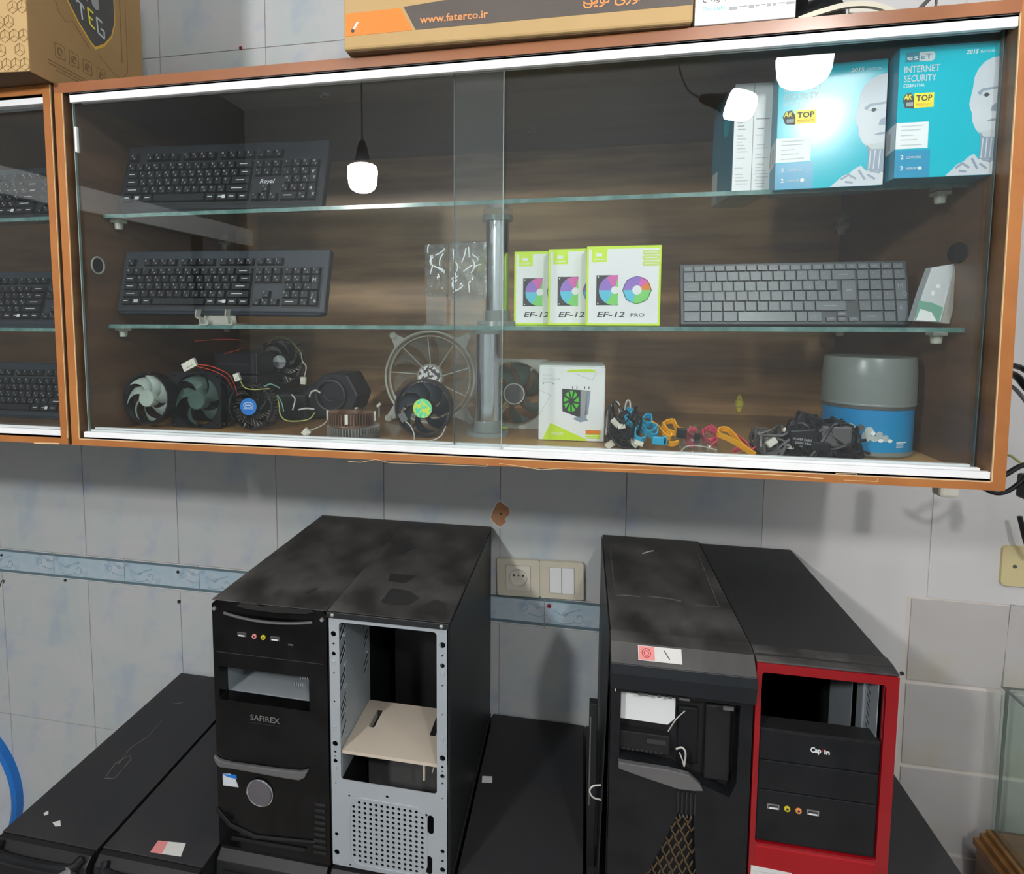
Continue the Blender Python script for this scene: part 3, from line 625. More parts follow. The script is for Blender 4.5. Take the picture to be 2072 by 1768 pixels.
# three in the neighbour cabinet
for (x, Y, z, a, lab) in ((.285, -.36, SH1+.001, 0.10, 'black keyboard on the top shelf of the keyboard-only cabinet'), (.285, -.36, SH2-.005, 0.0, 'black keyboard on the middle shelf of the keyboard-only cabinet'), (.300, -.33, ZB+.011, 0.0, 'black keyboard on the floor of the keyboard-only cabinet')):
    c = copy_tree(kb2.o); c['label'] = lab; c['group'] = 'keyboards in the second cabinet'
    lean = .35; c.matrix_world = frame((x, Y, z+.003), (1, 0, 0), (0, math.sin(lean), math.cos(lean))) 

# ================================================================== printed cartons in the cabinet
def carton(name, label, X, w, h, d, mats, face_m=0, side_m=1, bevel=.0006, group=None, cat='box'):
    T = Thing(name, label, cat, mtx=X, group=group)
    q = MB(); q.box(0, w, 0, h, -d, 0, 0); o = q.build('carton', mats, T, bevel=bevel)
    me = o.data
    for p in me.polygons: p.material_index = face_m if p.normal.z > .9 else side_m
    return T
def software_box(X, label, w=.1075, h=.148, d=.045):
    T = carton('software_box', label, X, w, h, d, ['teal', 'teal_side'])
    q = MB(); pr = Print(q, None, .0002); U = lambda x: x*w; V = lambda y: y*h
    R = lambda x0, y0, x1, y1, m, l=0: pr.rect(U(x0), V(y0), U(x1), V(y1), m, l)
    R(0, .004, .36, .215, 1); R(0, .225, .33, .425, 0, .0001)
    for i, yy in enumerate((.395, .365, .325, .29, .25)): R(.05, yy, .05+(.22, .2, .13, .17, .22)[i], yy+.007, 4, .0003)
    q.build('print_panel', ['white', 'blue_panel', 'yellow', 'ink', 'greylight'], T, recalc=False)
    q = MB(); pr = Print(q, None, .0002)
    pr.poly([(U(x), V(y)) for x, y in rrect(.06, .885, .36, .955, .03)], 0); pr.rect(U(.06), V(.885), U(.2), V(.955), 1, .0002)
    pr.text('es', U(.075), V(.900), V(.036), 2, .0004, w=U(.11)); pr.text('eT', U(.215), V(.900), V(.036), 1, .0004, w=U(.11))
    pr.text('INTERNET', U(.055), V(.805), V(.050), 0, w=U(.36), bold=.01); pr.text('SECURITY', U(.055), V(.735), V(.050), 0, w=U(.33), bold=.01); pr.text('ESSENTIAL', U(.055), V(.695), V(.024), 2, w=U(.22))
    pr.text('2015', U(.67), V(.915), V(.030), 2, w=U(.12), bold=.02, shear=.2); pr.text('EDITION', U(.81), V(.918), V(.018), 2, w=U(.13))
    pr.text('2', U(.055), V(.145), V(.034), 2, .0004, bold=.02); pr.text('COMPUTERS', U(.115), V(.149), V(.017), 2, .0004, w=U(.15)); pr.text('2', U(.055), V(.060), V(.034), 2, .0004, bold=.02); pr.text('ANDROID', U(.115), V(.065), V(.017), 2, .0004, w=U(.12)); pr.disc(U(.26), V(.073), U(.02), 2, .0004)
    q.build('lettering', ['greylight', 'teal_side', 'white'], T, recalc=False)
    q = MB(); pr = Print(q, None, .0002); pr.rect(U(.17), V(.535), U(.37), V(.645), 0)
    pr.text('TOP', U(.19), V(.585), V(.045), 1, .0002, w=U(.16), bold=.02); pr.text('PRODUCT', U(.19), V(.548), V(.019), 2, .0002, w=U(.16))
    pr.poly([(U(x), V(y)) for x, y in ((.05,.60),(.08,.54),(.17,.53),(.175,.60),(.14,.65),(.08,.645))], 1); pr.text('AK', U(.06), V(.60), V(.04), 0, .0003, w=U(.09), shear=.2, bold=.02); pr.rect(U(.09), V(.55), U(.16), V(.58), 3, .0002)
    q.build('award_badge', ['yellow', 'ink', 'orange', 'grey'], T, recalc=False)
    # plain android bust printed on the right
    q = MB(); pr = Print(q, None, .0002); P = lambda l, m, lf: pr.poly([(U(x), V(y)) for x, y in l], m, lf)
    P([(1,.882),(.93,.875),(.86,.85),(.80,.80),(.765,.74),(.755,.66),(.74,.60),(.725,.54),(.74,.50),(.757,.475),(.765,.41),(.80,.35),(.85,.31),(.89,.285),(1,.285)], 0, 0)
    P([(.84,.335),(.885,.29),(1,.285),(1,.03),(.80,.03),(.845,.12),(.862,.2),(.858,.27)], 1, .0001)
    P([(.845,.12),(.80,.165),(.74,.14),(.70,.11),(.63,.085),(.58,.045),(.52,.004),(1,.004),(1,.10),(.93,.12)], 0, .0002)
    for a_ in ((.62,.06,.70,.10),(.70,.09,.76,.06),(.78,.13,.84,.05),(.86,.09,.93,.05),(.88,.12,.97,.10),(.66,.04,.73,.03)): pr.line((U(a_[0]), V(a_[1])), (U(a_[2]), V(a_[3])), .0022, 1, .0004)
    for x0 in (.88, .92, .965): pr.line((U(x0), V(.28)), (U(x0-.01), V(.13)), .0012, 0, .0003)
    P([(.80,.622),(.85,.652),(1,.66),(1,.645),(.86,.632),(.83,.60)], 1, .0002); P([(.85,.60),(.89,.615),(.93,.60),(.89,.588)], 1, .0003); pr.disc(U(.89), V(.602), .0022, 2, .0005)
    P([(.95,.52),(1,.54),(1,.475),(.94,.48)], 1, .0002); P([(.90,.405),(.955,.422),(1,.42),(1,.405),(.95,.402)], 1, .0002); P([(1,.285),(.89,.29),(.86,.33),(.93,.335),(1,.345)], 3, .0002)
    q.build('bust_picture', ['pale', 'palesh', 'ink', 'greylight'], T, recalc=False)
    # window printed round the left side
    S_ = frame((0, 0, -d), (0, 0, 1), (0, 1, 0)); q = MB(); pr = Print(q, S_, .0002); pr.poly([(d*.02, V(.19)), (d*.98, V(.225)), (d*.98, V(.425)), (d*.02, V(.39))], 0)
    for k in (.3, .62): pr.rect(d*k, V(.24), d*(k+.12), V(.37), 1, .0002)
    q.build('side_print', ['greylight', 'grey'], T, recalc=False); return T
software_box(frame(Vector((1.7530, -.4365, SH1+.0004)), (1, .0, 0), (0, .02, 1)), 'teal software box with android bust, fully visible beside the cabinet side on the upper shelf', h=.1440, w=.0975)
software_box(frame(A(1567, 386, -.408)+Vector((0, 0, .0004)), (.98, -.08, 0), (0, .02, 1)), 'teal software box with android bust, partly washed out by the big lamp reflection', h=.1440, w=.114, d=.05)
# third box shown from its white spine side
p = A(1480, 392, -.375); p.z = SH1+.0005
T = carton('software_box', 'software box turned to show its white printed spine on the upper shelf', frame(p, (1, .05, 0), (0, 0, 1)), .0465, .137, .105, ['white', 'teal_side'])
q = MB(); pr = Print(q, None, .0002); pr.rect(.0228, .001, .0236, .136, 1)
rr = random.Random(3)
for c0 in (.002, .026):
    for i in range(22):
        if rr.random() < .8: pr.rect(c0+rr.random()*.003, .092-i*.004, c0+.008+rr.random()*.010, .0932-i*.004, 0 if i > 3 else 1)
q.build('small_print', ['greylight', 'grey'], T, recalc=False)
S_ = frame((0, 0, -.105), (0, 0, 1), (0, 1, 0)); q = MB(); pr = Print(q, S_, .0002); pr.rect(.004, .002, .030, .045, 0); pr.disc(.070, .095, .014, 1); q.build('side_print', ['greylight', 'teal'], T, recalc=False)

# fan cartons
def fan_box(x, Y, label, z0=SH2+.0004):
    w, h, d = .0985, .1085, .0235
    T = carton('fan_box', label, frame((x, Y, z0), (1, 0, 0), (0, .01, 1)), w, h, d, ['lime', 'lime'], group='white and lime case fan boxes'); q = MB(); pr = Print(q, None, .0002)
    pr.rect(.003, .003, w-.003, h-.004, 0)
    pr.rect(.007, h-.0215, .0275, h-.004, 1, .0002); pr.rect(.0125, h-.014, .0205, h-.0095, 0, .0004); pr.rect(.010, h-.0185, .024, h-.0175, 0, .0004)
    for k in range(3): pr.poly([(a_, b_) for a_, b_ in rrect(.074, h-.0125-k*.0075, w-.003, h-.0062-k*.0075, .002)], 2, .0002); pr.rect(.077, h-.0098-k*.0075, .093, h-.0090-k*.0075, 0, .0004)
    q.build('front_print', ['white', 'lime', 'lime2'], T, recalc=False)
    # two printed rainbow fans
    q = MB(); pr = Print(q, None, .0002)
    def rainbow(cx, cy, r, cols, clip=None, n=24, oct_=False):
        for i in range(n):
            t0, t1 = 2*PI*i/n, 2*PI*(i+1)/n; k = cols[int(i/n*len(cols))]
            pts = [(cx, cy), (cx+r*math.cos(t0), cy+r*math.sin(t0)), (cx+r*math.cos(t1), cy+r*math.sin(t1))]
            if clip is not None: pts = [(min(px_, clip), py_) for px_, py_ in pts]
            if len({p_ for p_ in pts}) == 3 and abs((pts[1][0]-pts[0][0])*(pts[2][1]-pts[0][1])-(pts[2][0]-pts[0][0])*(pts[1][1]-pts[0][1])) > 1e-9: pr.poly(pts, k, .0006)
    pr.rect(.0135, .028, .0425, .0690, 0, .0003); rainbow(.0375, .0485, .0205, [4, 4, 2, 2, 1, 1, 3, 3, 4, 4, 4, 4], clip=.0425)
    pr.disc(.0385, .0485, .0052, 5, .0010); pr.rect(.0425, .028, .0440, .0690, 5, .0008)
    rainbow(.0675, .0485, .0185, [6, 2, 1, 1, 1, 3, 3, 4, 4, 4], n=20); pr.disc(.0675, .0485, .0062, 5, .0008); pr.ring(.0675, .0485, .0188, .0008, 0, .0006, 8)
    pr.disc(.016, .0665, .0009, 5, .0006); pr.disc(.016, .0305, .0009, 5, .0006)
    q.build('fan_picture', ['ink', 'violet', 'magenta', 'skyp', 'greenp', 'white', 'orange'], T, recalc=False)
    q = MB(); pr = Print(q, None, .0002); pr.text('EF-12', .0150, .0120, .0072, 0, .0004, w=.0370, shear=.2, bold=.012); pr.text('PRO', .060, .0125, .0048, 0, .0004, w=.0180); q.build('lettering', 'ink', T, recalc=False)
fan_box(1.4140, -.360, 'white and lime fan box, frontmost and fully visible one of the overlapping row')
fan_box(1.3605, -.334, 'white and lime fan box, middle one of the overlapping row on the glass shelf')
fan_box(1.3085, -.308, 'white and lime fan box, rearmost one of the overlapping row on the glass shelf')

# cooler carton
bl = A(1089, 889, -.335); bl.z = ZB+.0100; w, h, d = .0945, .1085, .085
T = carton('cooler_box', 'white and green cooler box with a picture of a green fan, on the cabinet floor', frame(bl, (1, .02, 0), (0, 0, 1)), w, h, d, ['white', 'white'], bevel=.002)
q = MB(); pr = Print(q, None, .0002); pr.poly([(.006, .001), (.0175, .026), (.070, .003), (.070, .001)], 0); pr.poly([(.038, h-.0075), (.045, h-.004), (.075, h-.003), (.083, h-.0075)], 0)
pr.path([(0, .074), (.017, .067), (.002, .038)], .0004, 1); pr.path([(.052, h-.010), (.076, h-.019), (.082, h-.008)], .0004, 1)
pr.rect(.068, .0045, .089, .017, 0, .0001); pr.rect(.068, .011, .089, .017, 2, .0003); pr.rect(.069, .0085, .086, .0095, 3, .0003); pr.rect(.069, .0055, .084, .0062, 3, .0003)
pr.text('GREEN', .0175, .0085, .0042, 3, .0003, w=.018); pr.text('HEATSINK', .005, .094, .0030, 4, 0, w=.013); pr.text('CPU COOLER', .005, .0895, .0016, 1, 0, w=.026); pr.rect(.005, .085, .020, .086, 4); pr.disc(.0065, .0835, .0012, 1); pr.disc(.021, .0835, .0012, 1)
q.build('front_print', ['lime', 'grey', 'orange', 'white', 'greylight'], T, recalc=False)
q = MB(); pr = Print(q, None, .0002); pr.poly([(.0335,.0765),(.0690,.0745),(.0600,.0345),(.0345,.0435)], 0); pr.rect(.0600, .036, .0690, .0745, 1, .0001); pr.poly([(.069,.075),(.074,.074),(.071,.040),(.066,.038)], 2, .0001)
for k in range(9):
    t0 = 2*PI*k/9; pr.poly([(.0470+.0035*math.cos(t0)*.9, .0585+.0045*math.sin(t0)), (.0470+.0115*math.cos(t0-.05)*.92, .0585+.0155*math.sin(t0-.05)), (.0470+.0120*math.cos(t0+.42)*.92, .0585+.0160*math.sin(t0+.42))], 3, .0003)
pr.disc(.0470, .0585, .0042, 0, .0005)
for x in (.048, .054, .065, .071): pr.rect(x, .0765, x+.0012, .0805, 0)
pr.poly([(.049, .033), (.060, .028), (.071, .031), (.066, .039), (.056, .036)], 2)
q.build('cooler_picture', ['ink', 'grey', 'palesh', 'brightgreen'], T, recalc=False)
q = MB(); q.box(.0005, w-.0005, h, h+.0015, -d+.002, -.003); q.build('lid_flap', 'white', T, bevel=.0005)

# disc spindle tub
c = A(1776, 905, -.300); c.z = ZB+.0098; rb = .0545
c = Vector((1.788, -.315, c.z)); rb = .0535
T = Thing('disc_tub', 'round tub with blue pebble-print label and smoky grey lid on the cabinet floor', 'disc tub', c)
q = T.mb(); q.lathe([(0.001, 0), (rb*.95, 0), (rb*1.0, .003), (rb*1.0, .008)], c, n=48); q.build('base_rim', 'smokelid', T, smooth=True)
q = T.mb(); q.lathe([(rb*.985, .006), (rb*.985, .062)], c, n=48); q.build('label_band', 'cdblue', T, smooth=True)
q = T.mb(); q.lathe([(rb*.99, .062), (rb*1.0, .0625), (rb*1.0, .0665)], c, n=48); q.build('neck_ring', 'bezelgrey', T, smooth=True)
q = T.mb(); q.lathe([(rb*1.015, .0665), (rb*1.01, .100), (rb*.985, .125), (rb*.96, .1285), (0.001, .1285)], c, n=48); q.lathe([(rb*1.02, .0665), (rb*1.025, .068), (rb*1.015, .0695)], c, n=48); q.build('lid', 'smokelid', T, smooth=True)
def on_tub(mbq, a_, z, r, sx, m, n=12, rr_=rb*.988):
    ring = [(r*sx*math.cos(2*PI*i/n), r*math.sin(2*PI*i/n)) for i in range(n)]; r = r*.80; ring = [(r*sx*math.cos(2*PI*i/n), r*math.sin(2*PI*i/n)) for i in range(n)]; mbq.add([Vector((c.x+rr_*math.cos(a_+x/rr_), c.y+rr_*math.sin(a_+x/rr_), c.z+z+y)) for x, y in ring], [tuple(range(n))], m)
q = T.mb(); base = -PI/2-.12
for dx, z, r, sx, m in ((-.040,.034,.0085,1.5,0),(-.032,.037,.0075,1.2,0),(-.0255,.0285,.0065,.9,0),(-.019,.0385,.006,.8,2),(-.0125,.028,.0085,.8,0),(-.010,.0355,.0065,.9,0),(-.0055,.0325,.0035,.9,1),(-.004,.0255,.0050,1.1,0),(.0015,.0305,.0060,.8,0),(.003,.0235,.003,1.3,1),(.0085,.0265,.0055,.9,0),(.0140,.0235,.0030,1.3,1)): on_tub(q, base+dx/rb, z, r, sx, m, rr_=rb*(.990+.0006*random.random()))
for zz, w_ in ((.0205, .016), (.0175, .011), (.0148, .011)): q.lathe([(rb*.991, zz), (rb*.991, zz+.0013)], c, n=8, m=1, a0=0, a1=.01) if False else q.add([Vector((c.x+rb*.991*math.cos(base+.42+t), c.y+rb*.991*math.sin(base+.42+t), c.z+z_)) for z_ in (zz, zz+.0013) for t in [w_*k/6/rb for k in range(7)]], [(k, k+1, 8+k, 7+k) for k in range(6)], 1)
q.build('label_print', ['pebble', 'white', 'bezelgrey'], T, recalc=False)

# hard drive in clear shell leaning on the right wall of the cabinet
fl = A(1850, 652, -.365); fl.z = SH2+.0005
T = Thing('hard_drive', 'grey hard drive in a clear plastic shell, tilted beside the laptop keyboard', 'hard drive', fl)
fr = frame(fl, (1, .15, 0), (.30, 0, 1)); B4 = [(0,0),(.040,0),(.040,.078),(.036,.081),(.008,.072),(0,.055)]
sh = Matrix.Identity(4); sh[0][1] = .30; fr = frame(fl, (1, .15, 0), (0, 0.02, 1)) @ sh
pl = lambda l, Y: [A(x, y, Y) for x, y in l]
q = T.mb(); q.prism(pl([(1849,650),(1905,652),(1935,533),(1886,541),(1868,590)], -.370), (0, .016, 0)); q.build('drive_body', 'greylight', T, bevel=.001)
q = T.mb(); q.prism(pl([(1851,648),(1900,650),(1908,622),(1885,612),(1858,608)], -.3702), (0, -.0004, 0), 2); q.prism(pl([(1853,648),(1895,650),(1885,632),(1862,625)], -.3706), (0, -.0004, 0), 0); q.prism(pl([(1884,598),(1890,598),(1891,588),(1885,588)], -.3702), (0, -.0004, 0), 0); q.prism(pl([(1893,583),(1901,583),(1903,575),(1895,575)], -.3702), (0, -.0004, 0), 0); q.build('drive_label', ['white', 'white', 'gwire'], T, recalc=False)
q = T.mb(); q.prism(pl([(1905,654),(1922,656),(1957,528),(1935,531)], -.373), (0, .022, 0)); q.build('clear_shell', 'clear_rim', T, bevel=.0015)

# crinkled clear blister packs between the poles
def blister(px0, px1, py0, py1, Y, label, seed):
    rr_ = random.Random(seed); p0 = A(px0, py1, Y); p1 = A(px1, py0, Y); T = Thing('blister_pack', label, 'packaging', (p0.x, Y, p0.z), group='clear blister packs on the glass shelf')
    n, k = 14, 16; vs = []
    for j in range(k+1):
        for i in range(n+1):
            u, v = i/n, j/k; ed = min(u, 1-u, v, 1-v)
            y = Y-(.012*min(1, ed*6)+.006*math.sin(u*14+3*v+seed)*math.sin(v*11+seed)*(ed > .05)+rr_.uniform(-.0015, .0015)); z = p0.z+v*(p1.z-p0.z)
            vs.append((p0.x+u*(p1.x-p0.x)+rr_.uniform(-.001, .001), y, z))
    fs = [(j*(n+1)+i, j*(n+1)+i+1, (j+1)*(n+1)+i+1, (j+1)*(n+1)+i) for j in range(k) for i in range(n)]
    q = T.mb(); q.add(vs, fs); o = q.build('clear_film', 'wrap', T, smooth=True, recalc=False)
    m_ = o.modifiers.new('s', 'SOLIDIFY'); m_.thickness = .0005
    q = T.mb(); q.box(p0.x, p1.x, Y+.001, Y+.002, p0.z, p1.z); q.build('backing_film', 'clear', T)
    W_, H_ = p1.x-p0.x, p1.z-p0.z
    for i in range(13 if W_ > .05 else 8):
        u, v = rr_.uniform(.08, .75), rr_.uniform(.1, .85); L_ = rr_.uniform(.12, .3); a_ = rr_.choice((1.4, 1.7, -.5, .5, 1.2)); kx = rr_.uniform(-.08, .08)
        l = [(p0.x+W_*min(.97, u+L_*t*math.cos(a_)*(H_/W_)*.8+kx*math.sin(PI*t)), Y-.0155-.002*math.sin(PI*t), p0.z+H_*min(.98, max(.02, v+L_*t*math.sin(a_)))) for t in (0, .33, .66, 1)]
        q = T.mb(); q.strap(l, (0, .0016, 0), .0016, smooth=3); q.build('glint_ridge', 'white', T)  # white strips on the creases, painted glints of the crinkled film
    q = T.mb(); q.box(p0.x, p1.x, Y-.010, Y+.008, SH2+.0003, SH2+.0018); q.box(p0.x+.002, p1.x-.002, Y+.0005, Y+.0015, SH2+.0015, p0.z+.003); q.build('hanging_card', 'clear', T)
blister(860, 906, 494, 600, -.315, 'narrow crinkled clear blister pack standing behind the front sliding glass pane', 1); blister(908, 985, 488, 604, -.325, 'wide crinkled clear blister pack standing beside the chrome pole', 5)

# ================================================================== fans and parts on the cabinet floor
FL = ZB+.0097
def blades(q, n, r0, r1, sweep=.5, depth=.012, X=None, m=0, width=.75, th=.0012, twist=1):
    for k in range(n):
        t0 = 2*PI*k/n; na, nr = 4, 5; top = []
        for i in range(nr+1):
            r = r0+(r1-r0)*i/nr
            for j in range(na+1):
                a_ = t0+sweep*(i/nr)**1.3+(j/na)*(2*PI/n)*width*(.75+.25*i/nr)
                top.append(Vector((r*math.cos(a_), r*math.sin(a_), depth*twist*(j/na-.5)+.001*math.sin(PI*j/na))))
        N_ = len(top); vs = top+[v+Vector((0, 0, -th)) for v in top]; fs = []
        for i in range(nr):
            for j in range(na):
                a = i*(na+1)+j; fs += [(a, a+1, a+na+2, a+na+1), (N_+a, N_+a+na+1, N_+a+na+2, N_+a+1)]
        rim = [j for j in range(na+1)]+[i*(na+1)+na for i in range(1, nr+1)]+[nr*(na+1)+j for j in range(na-1, -1, -1)]+[i*(na+1) for i in range(nr-1, 0, -1)]
        fs += [(rim[i], N_+rim[i], N_+rim[(i+1) % len(rim)], rim[(i+1) % len(rim)]) for i in range(len(rim))]
        q.add(vs, fs, m, X)
def fan(name, label, c, R, frm='square', n=7, mats=('black', 'black', 'black'), sweep=.5, lean=.12, yaw=0., depth=.02, hub=.30, sticker=None, group=None, rot=0.0, cat='fan', width=.75, arms=True):
    X = Matrix.Translation(c) @ Matrix.Rotation(yaw, 4, 'Z') @ Matrix.Rotation(PI/2-lean, 4, 'X')
    T = Thing(name, label, cat, mtx=X, group=group); q = MB()
    if frm == 'square':
        for z in (-depth+.0015, -.0015):
            vs, fs = fill2d(rrect(-R, -R, R, R, R*.14), [circ(0, 0, R*.93, 36)]+[circ(sx*R*.87, sy*R*.87, R*.05, 8) for sx in (-1, 1) for sy in (-1, 1)], .003); q.add(vs, fs, 0, Matrix.Translation((0, 0, z)))
        q.lathe([(R*.93, -depth), (R*.97, -depth), (R*.97, 0), (R*.93, 0), (R*.93, -depth)], (0, 0, 0), n=36)
    elif frm == 'ring': q.lathe([(R*.94, -depth), (R, -depth), (R, 0), (R*.94, 0), (R*.94, -depth)], (0, 0, 0), n=40)
    if frm and arms:
        for k in range(4): t = PI/4+k*PI/2+.2; q.prism([(.15*R*math.cos(t)-.03*R*math.sin(t), .15*R*math.sin(t)+.03*R*math.cos(t), -depth), (.15*R*math.cos(t)+.03*R*math.sin(t), .15*R*math.sin(t)-.03*R*math.cos(t), -depth), (.96*R*math.cos(t)+.03*R*math.sin(t), .96*R*math.sin(t)-.03*R*math.cos(t), -depth), (.96*R*math.cos(t)-.03*R*math.sin(t), .96*R*math.sin(t)+.03*R*math.cos(t), -depth)], (0, 0, .002))
    if q.v: q.build('frame', mats[0], T)
    q = MB(); blades(q, n, R*hub*.95, R*.89, sweep, depth*.75, Matrix.Translation((0, 0, -depth*.45)) @ Matrix.Rotation(rot, 4, 'Z'), width=width); q.build('impeller', mats[1], T, smooth=True)
    q = MB(); q.lathe([(0.0005, -.001), (R*hub*.92, -.001), (R*hub, -.003), (R*hub, -depth*.85), (0.0005, -depth*.85)], (0, 0, 0), n=28); q.build('hub', mats[2], T, smooth=True)
    if sticker: sticker(T, R*hub)
    return T, X
def on_floor(px, py, Y, R, pad=.0006): p = A(px, py, Y); p.z = max(p.z, FL+R+pad); return p
c1 = on_floor(291, 806, -.376, .0415); c1.x = max(c1.x, .684+.0425)
fan('case_fan', 'small fan with pale frosted blades on the cabinet floor', c1, .0415, 'ring', 7, ('black', 'frost', 'frost'), sweep=.62, hub=.34, lean=.05, rot=.3, width=.8)
c2 = on_floor(396, 812, -.350, .0450)
fan('case_fan', 'dark fan with smoky translucent blades beside the pale-bladed fan', c2, .0450, 'square', 5, ('black', 'smoke', 'smoke'), sweep=.5, hub=.36, lean=.04, rot=1.0, width=.6)
def st_intel(T, r):
    q = MB(); q.cyl((0, 0, -.0009), (0, 0, .0003), r*.97, n=28); q.build('blue_sticker', 'bluep', T)
    q = MB(); pr = Print(q, None, .0002); pr.text('intel', 0, -.0006+.0015, .0035, 0, .0004, w=.010, align='c', bold=.01); pr.rect(-.008, -.0035, .008, -.0030, 0, .0004)
    for i in range(18): t = 2*PI*i/18; t2 = 2*PI*(i+1)/18; pr.line((.0078*math.cos(t), .0024+.0042*math.sin(t)), (.0078*math.cos(t2), .0024+.0042*math.sin(t2)), .0007, 0, .0004)
    q.build('logo', 'white', T, recalc=False)
def cooler(label, c, R, lean, yaw, st, hubf=.38, n=7):
    T, X = fan('cpu_cooler', label, c, R, None, n, ('black', 'gloss', 'gloss'), sweep=.9, lean=lean, yaw=yaw, hub=hubf, depth=.016, sticker=st, cat='cpu cooler', width=.55)
    q = MB()
    for k in range(4):
        t = PI/4+k*PI/2; q.tube([(R*.9*math.cos(t), R*.9*math.sin(t), -.004), (R*1.08*math.cos(t), R*1.08*math.sin(t), -.010), (R*1.12*math.cos(t), R*1.12*math.sin(t), -.034)], .0022, 6)
    q.lathe([(R*.93, -.017), (R*.99, -.017), (R*.99, -.006), (R*.93, -.006), (R*.93, -.017)], (0, 0, 0), n=36); q.build('mounting_ring', 'black', T)
    q = MB(); q.cyl((0, 0, -.040), (0, 0, -.018), R*.35, n=20)
    for k in range(36): t = 2*PI*k/36; t2 = t+.25; q.add([(R*.35*math.cos(t), R*.35*math.sin(t), z) for z in (-.04, -.018)]+[(R*.93*math.cos(t2), R*.93*math.sin(t2), z) for z in (-.018, -.04)]+[(R*.35*math.cos(t+.03), R*.35*math.sin(t+.03), z) for z in (-.04, -.018)]+[(R*.93*math.cos(t2+.02), R*.93*math.sin(t2+.02), z) for z in (-.018, -.04)], [(0,1,2,3),(4,7,6,5),(0,4,5,1),(3,2,6,7),(1,5,6,2)])
    q.build('heat_sink', 'alu', T, kind=None); return T
cooler('round black cpu cooler with a bright blue hub sticker near the cabinet front', on_floor(503, 836, -.368, .0400), .0360, .05, .10, st_intel)
def st_half(T, r):
    q = MB(); q.prism([(r*.8*math.cos(PI*i/14), r*.8*math.sin(PI*i/14), -.0008) for i in range(15)], (0, 0, .0006), 0); q.prism([(r*.8*math.cos(PI+PI*i/14), r*.8*math.sin(PI+PI*i/14), -.0008) for i in range(15)], (0, 0, .0006), 1); q.build('hub_label', ['white', 'silver'], T)
cooler('round black cpu cooler with a half-white hub label, raised behind the blue-hubbed one', A(565, 732, -.205), .0415, .05, .15, st_half, hubf=.36)
# dark drives stacked behind, they carry the raised cooler
def drive(label, x0, x1, y0, y1, z0, z1, screws=True):
    T = Thing('optical_drive', label, 'drive', ((x0+x1)/2, (y0+y1)/2, z0)); q = T.mb(); q.box(x0, x1, y0, y1, z0, z1); q.build('casing', 'case', T, bevel=.0015)
    q = T.mb(); q.box(x0+.002, x1-.002, y0-.004, y0+.001, z0+.002, z1-.001); q.build('front_panel', 'black', T, bevel=.001)
    q = T.mb(); q.box(x0+.012, x1-.012, y0-.0046, y0-.0038, z0+(z1-z0)*.45, z0+(z1-z0)*.52); q.build('tray_slot', 'darkin', T); return T
drive('black optical drive, bottom of the dark stack behind the pale-bladed fan', .735, .872, -.285, -.12, FL+.0003, FL+.040); drive('black optical drive on top of the dark stack behind the small fans', .728, .868, -.280, -.12, FL+.0405, FL+.079)
drive('slim dark drive lying on the topmost edge of the dark stack under the red wires', .780, .860, -.265, -.13, FL+.0795, FL+.118)
T = Thing('power_adapter', 'squat black power brick under the raised cooler', 'adapter', (.94, -.2, FL)); T.mb().box(.885, .945, -.255, -.135, FL+.0003, FL+.047).build('casing', 'black', T, bevel=.004)
q = T.mb(); q.tube(P3([(560, 852, -.258), (572, 862, -.28), (590, 866, -.29), (602, 860, -.285)]), .0022, 6); q.build('cord', 'black', T)
# lumpy dark cooler body in the middle
T = Thing('fan_shroud', 'matt black plastic fan shroud lying behind the copper heatsink', 'fan shroud', (1.0, -.2, FL)); q = T.mb()
v = lambda px, py, Y: A(px, py, Y)
q.prism([v(618, 842, -.24), v(607, 795, -.24), v(640, 770, -.24), v(655, 757, -.24), v(702, 756, -.24), v(712, 775, -.24), v(726, 800, -.24), v(716, 830, -.24), v(700, 848, -.24)], (0, .07, 0)); q.build('shell', 'black', T, bevel=.004)
q = T.mb(); c = A(668, 800, -.245); q.torus(c, (0, 1, 0), .026, .003, 32, 8); q.tube(P3([(655, 800, -.25), (668, 812, -.252), (695, 805, -.25)]), .002, 6); q.build('duct_ring', 'case', T)
q = T.mb(); q.tube(P3([(626, 803, -.25), (630, 793, -.252), (640, 790, -.25), (648, 795, -.249)]), .0016, 6); q.build('wire', 'wwire', T)

# loose wires with white plugs
def wires(label, strands, plugs, nm='fan_wire'):
    T = Thing(nm, label, 'wire', A(*strands[0][1][0]))
    for mt, pts, r in strands: T.mb().tube(P3(pts), r, 6).build('strand', mt, T, smooth=True)
    for (px, py, Y, w_, h_, a_) in plugs:
        q = T.mb(); X = Matrix.Translation(A(px, py, Y)) @ Matrix.Rotation(a_, 4, 'Y'); q.box(-w_/2, w_/2, -.003, .003, -h_/2, h_/2, 0, X); q.box(-w_*.3, w_*.3, -.0045, -.003, -h_*.2, h_*.4, 0, X); q.build('plug', 'conn', T, bevel=.0006)
wires('red and black wire with a large cream plug above the two small fans', [('redwire', [(400,737,-.385),(430,742,-.385),(462,757,-.38),(475,780,-.37),(480,800,-.36)], .0008), ('redwire', [(398,741,-.384),(425,748,-.38),(455,762,-.375),(470,785,-.365)], .0007), ('black', [(400,745,-.383),(440,765,-.37),(476,800,-.36),(470,840,-.345)], .0009)], [(384, 738, -.385, .024, .013, -.45)])
wires('yellow wire with a small white plug above the blue-stickered cooler', [('ywire', [(486,770,-.385),(495,784,-.38),(515,788,-.375),(545,786,-.36)], .0009), ('gwire', [(535,782,-.36),(548,777,-.355),(566,785,-.345)], .0011)], [(480, 763, -.386, .009, .012, -.35)])
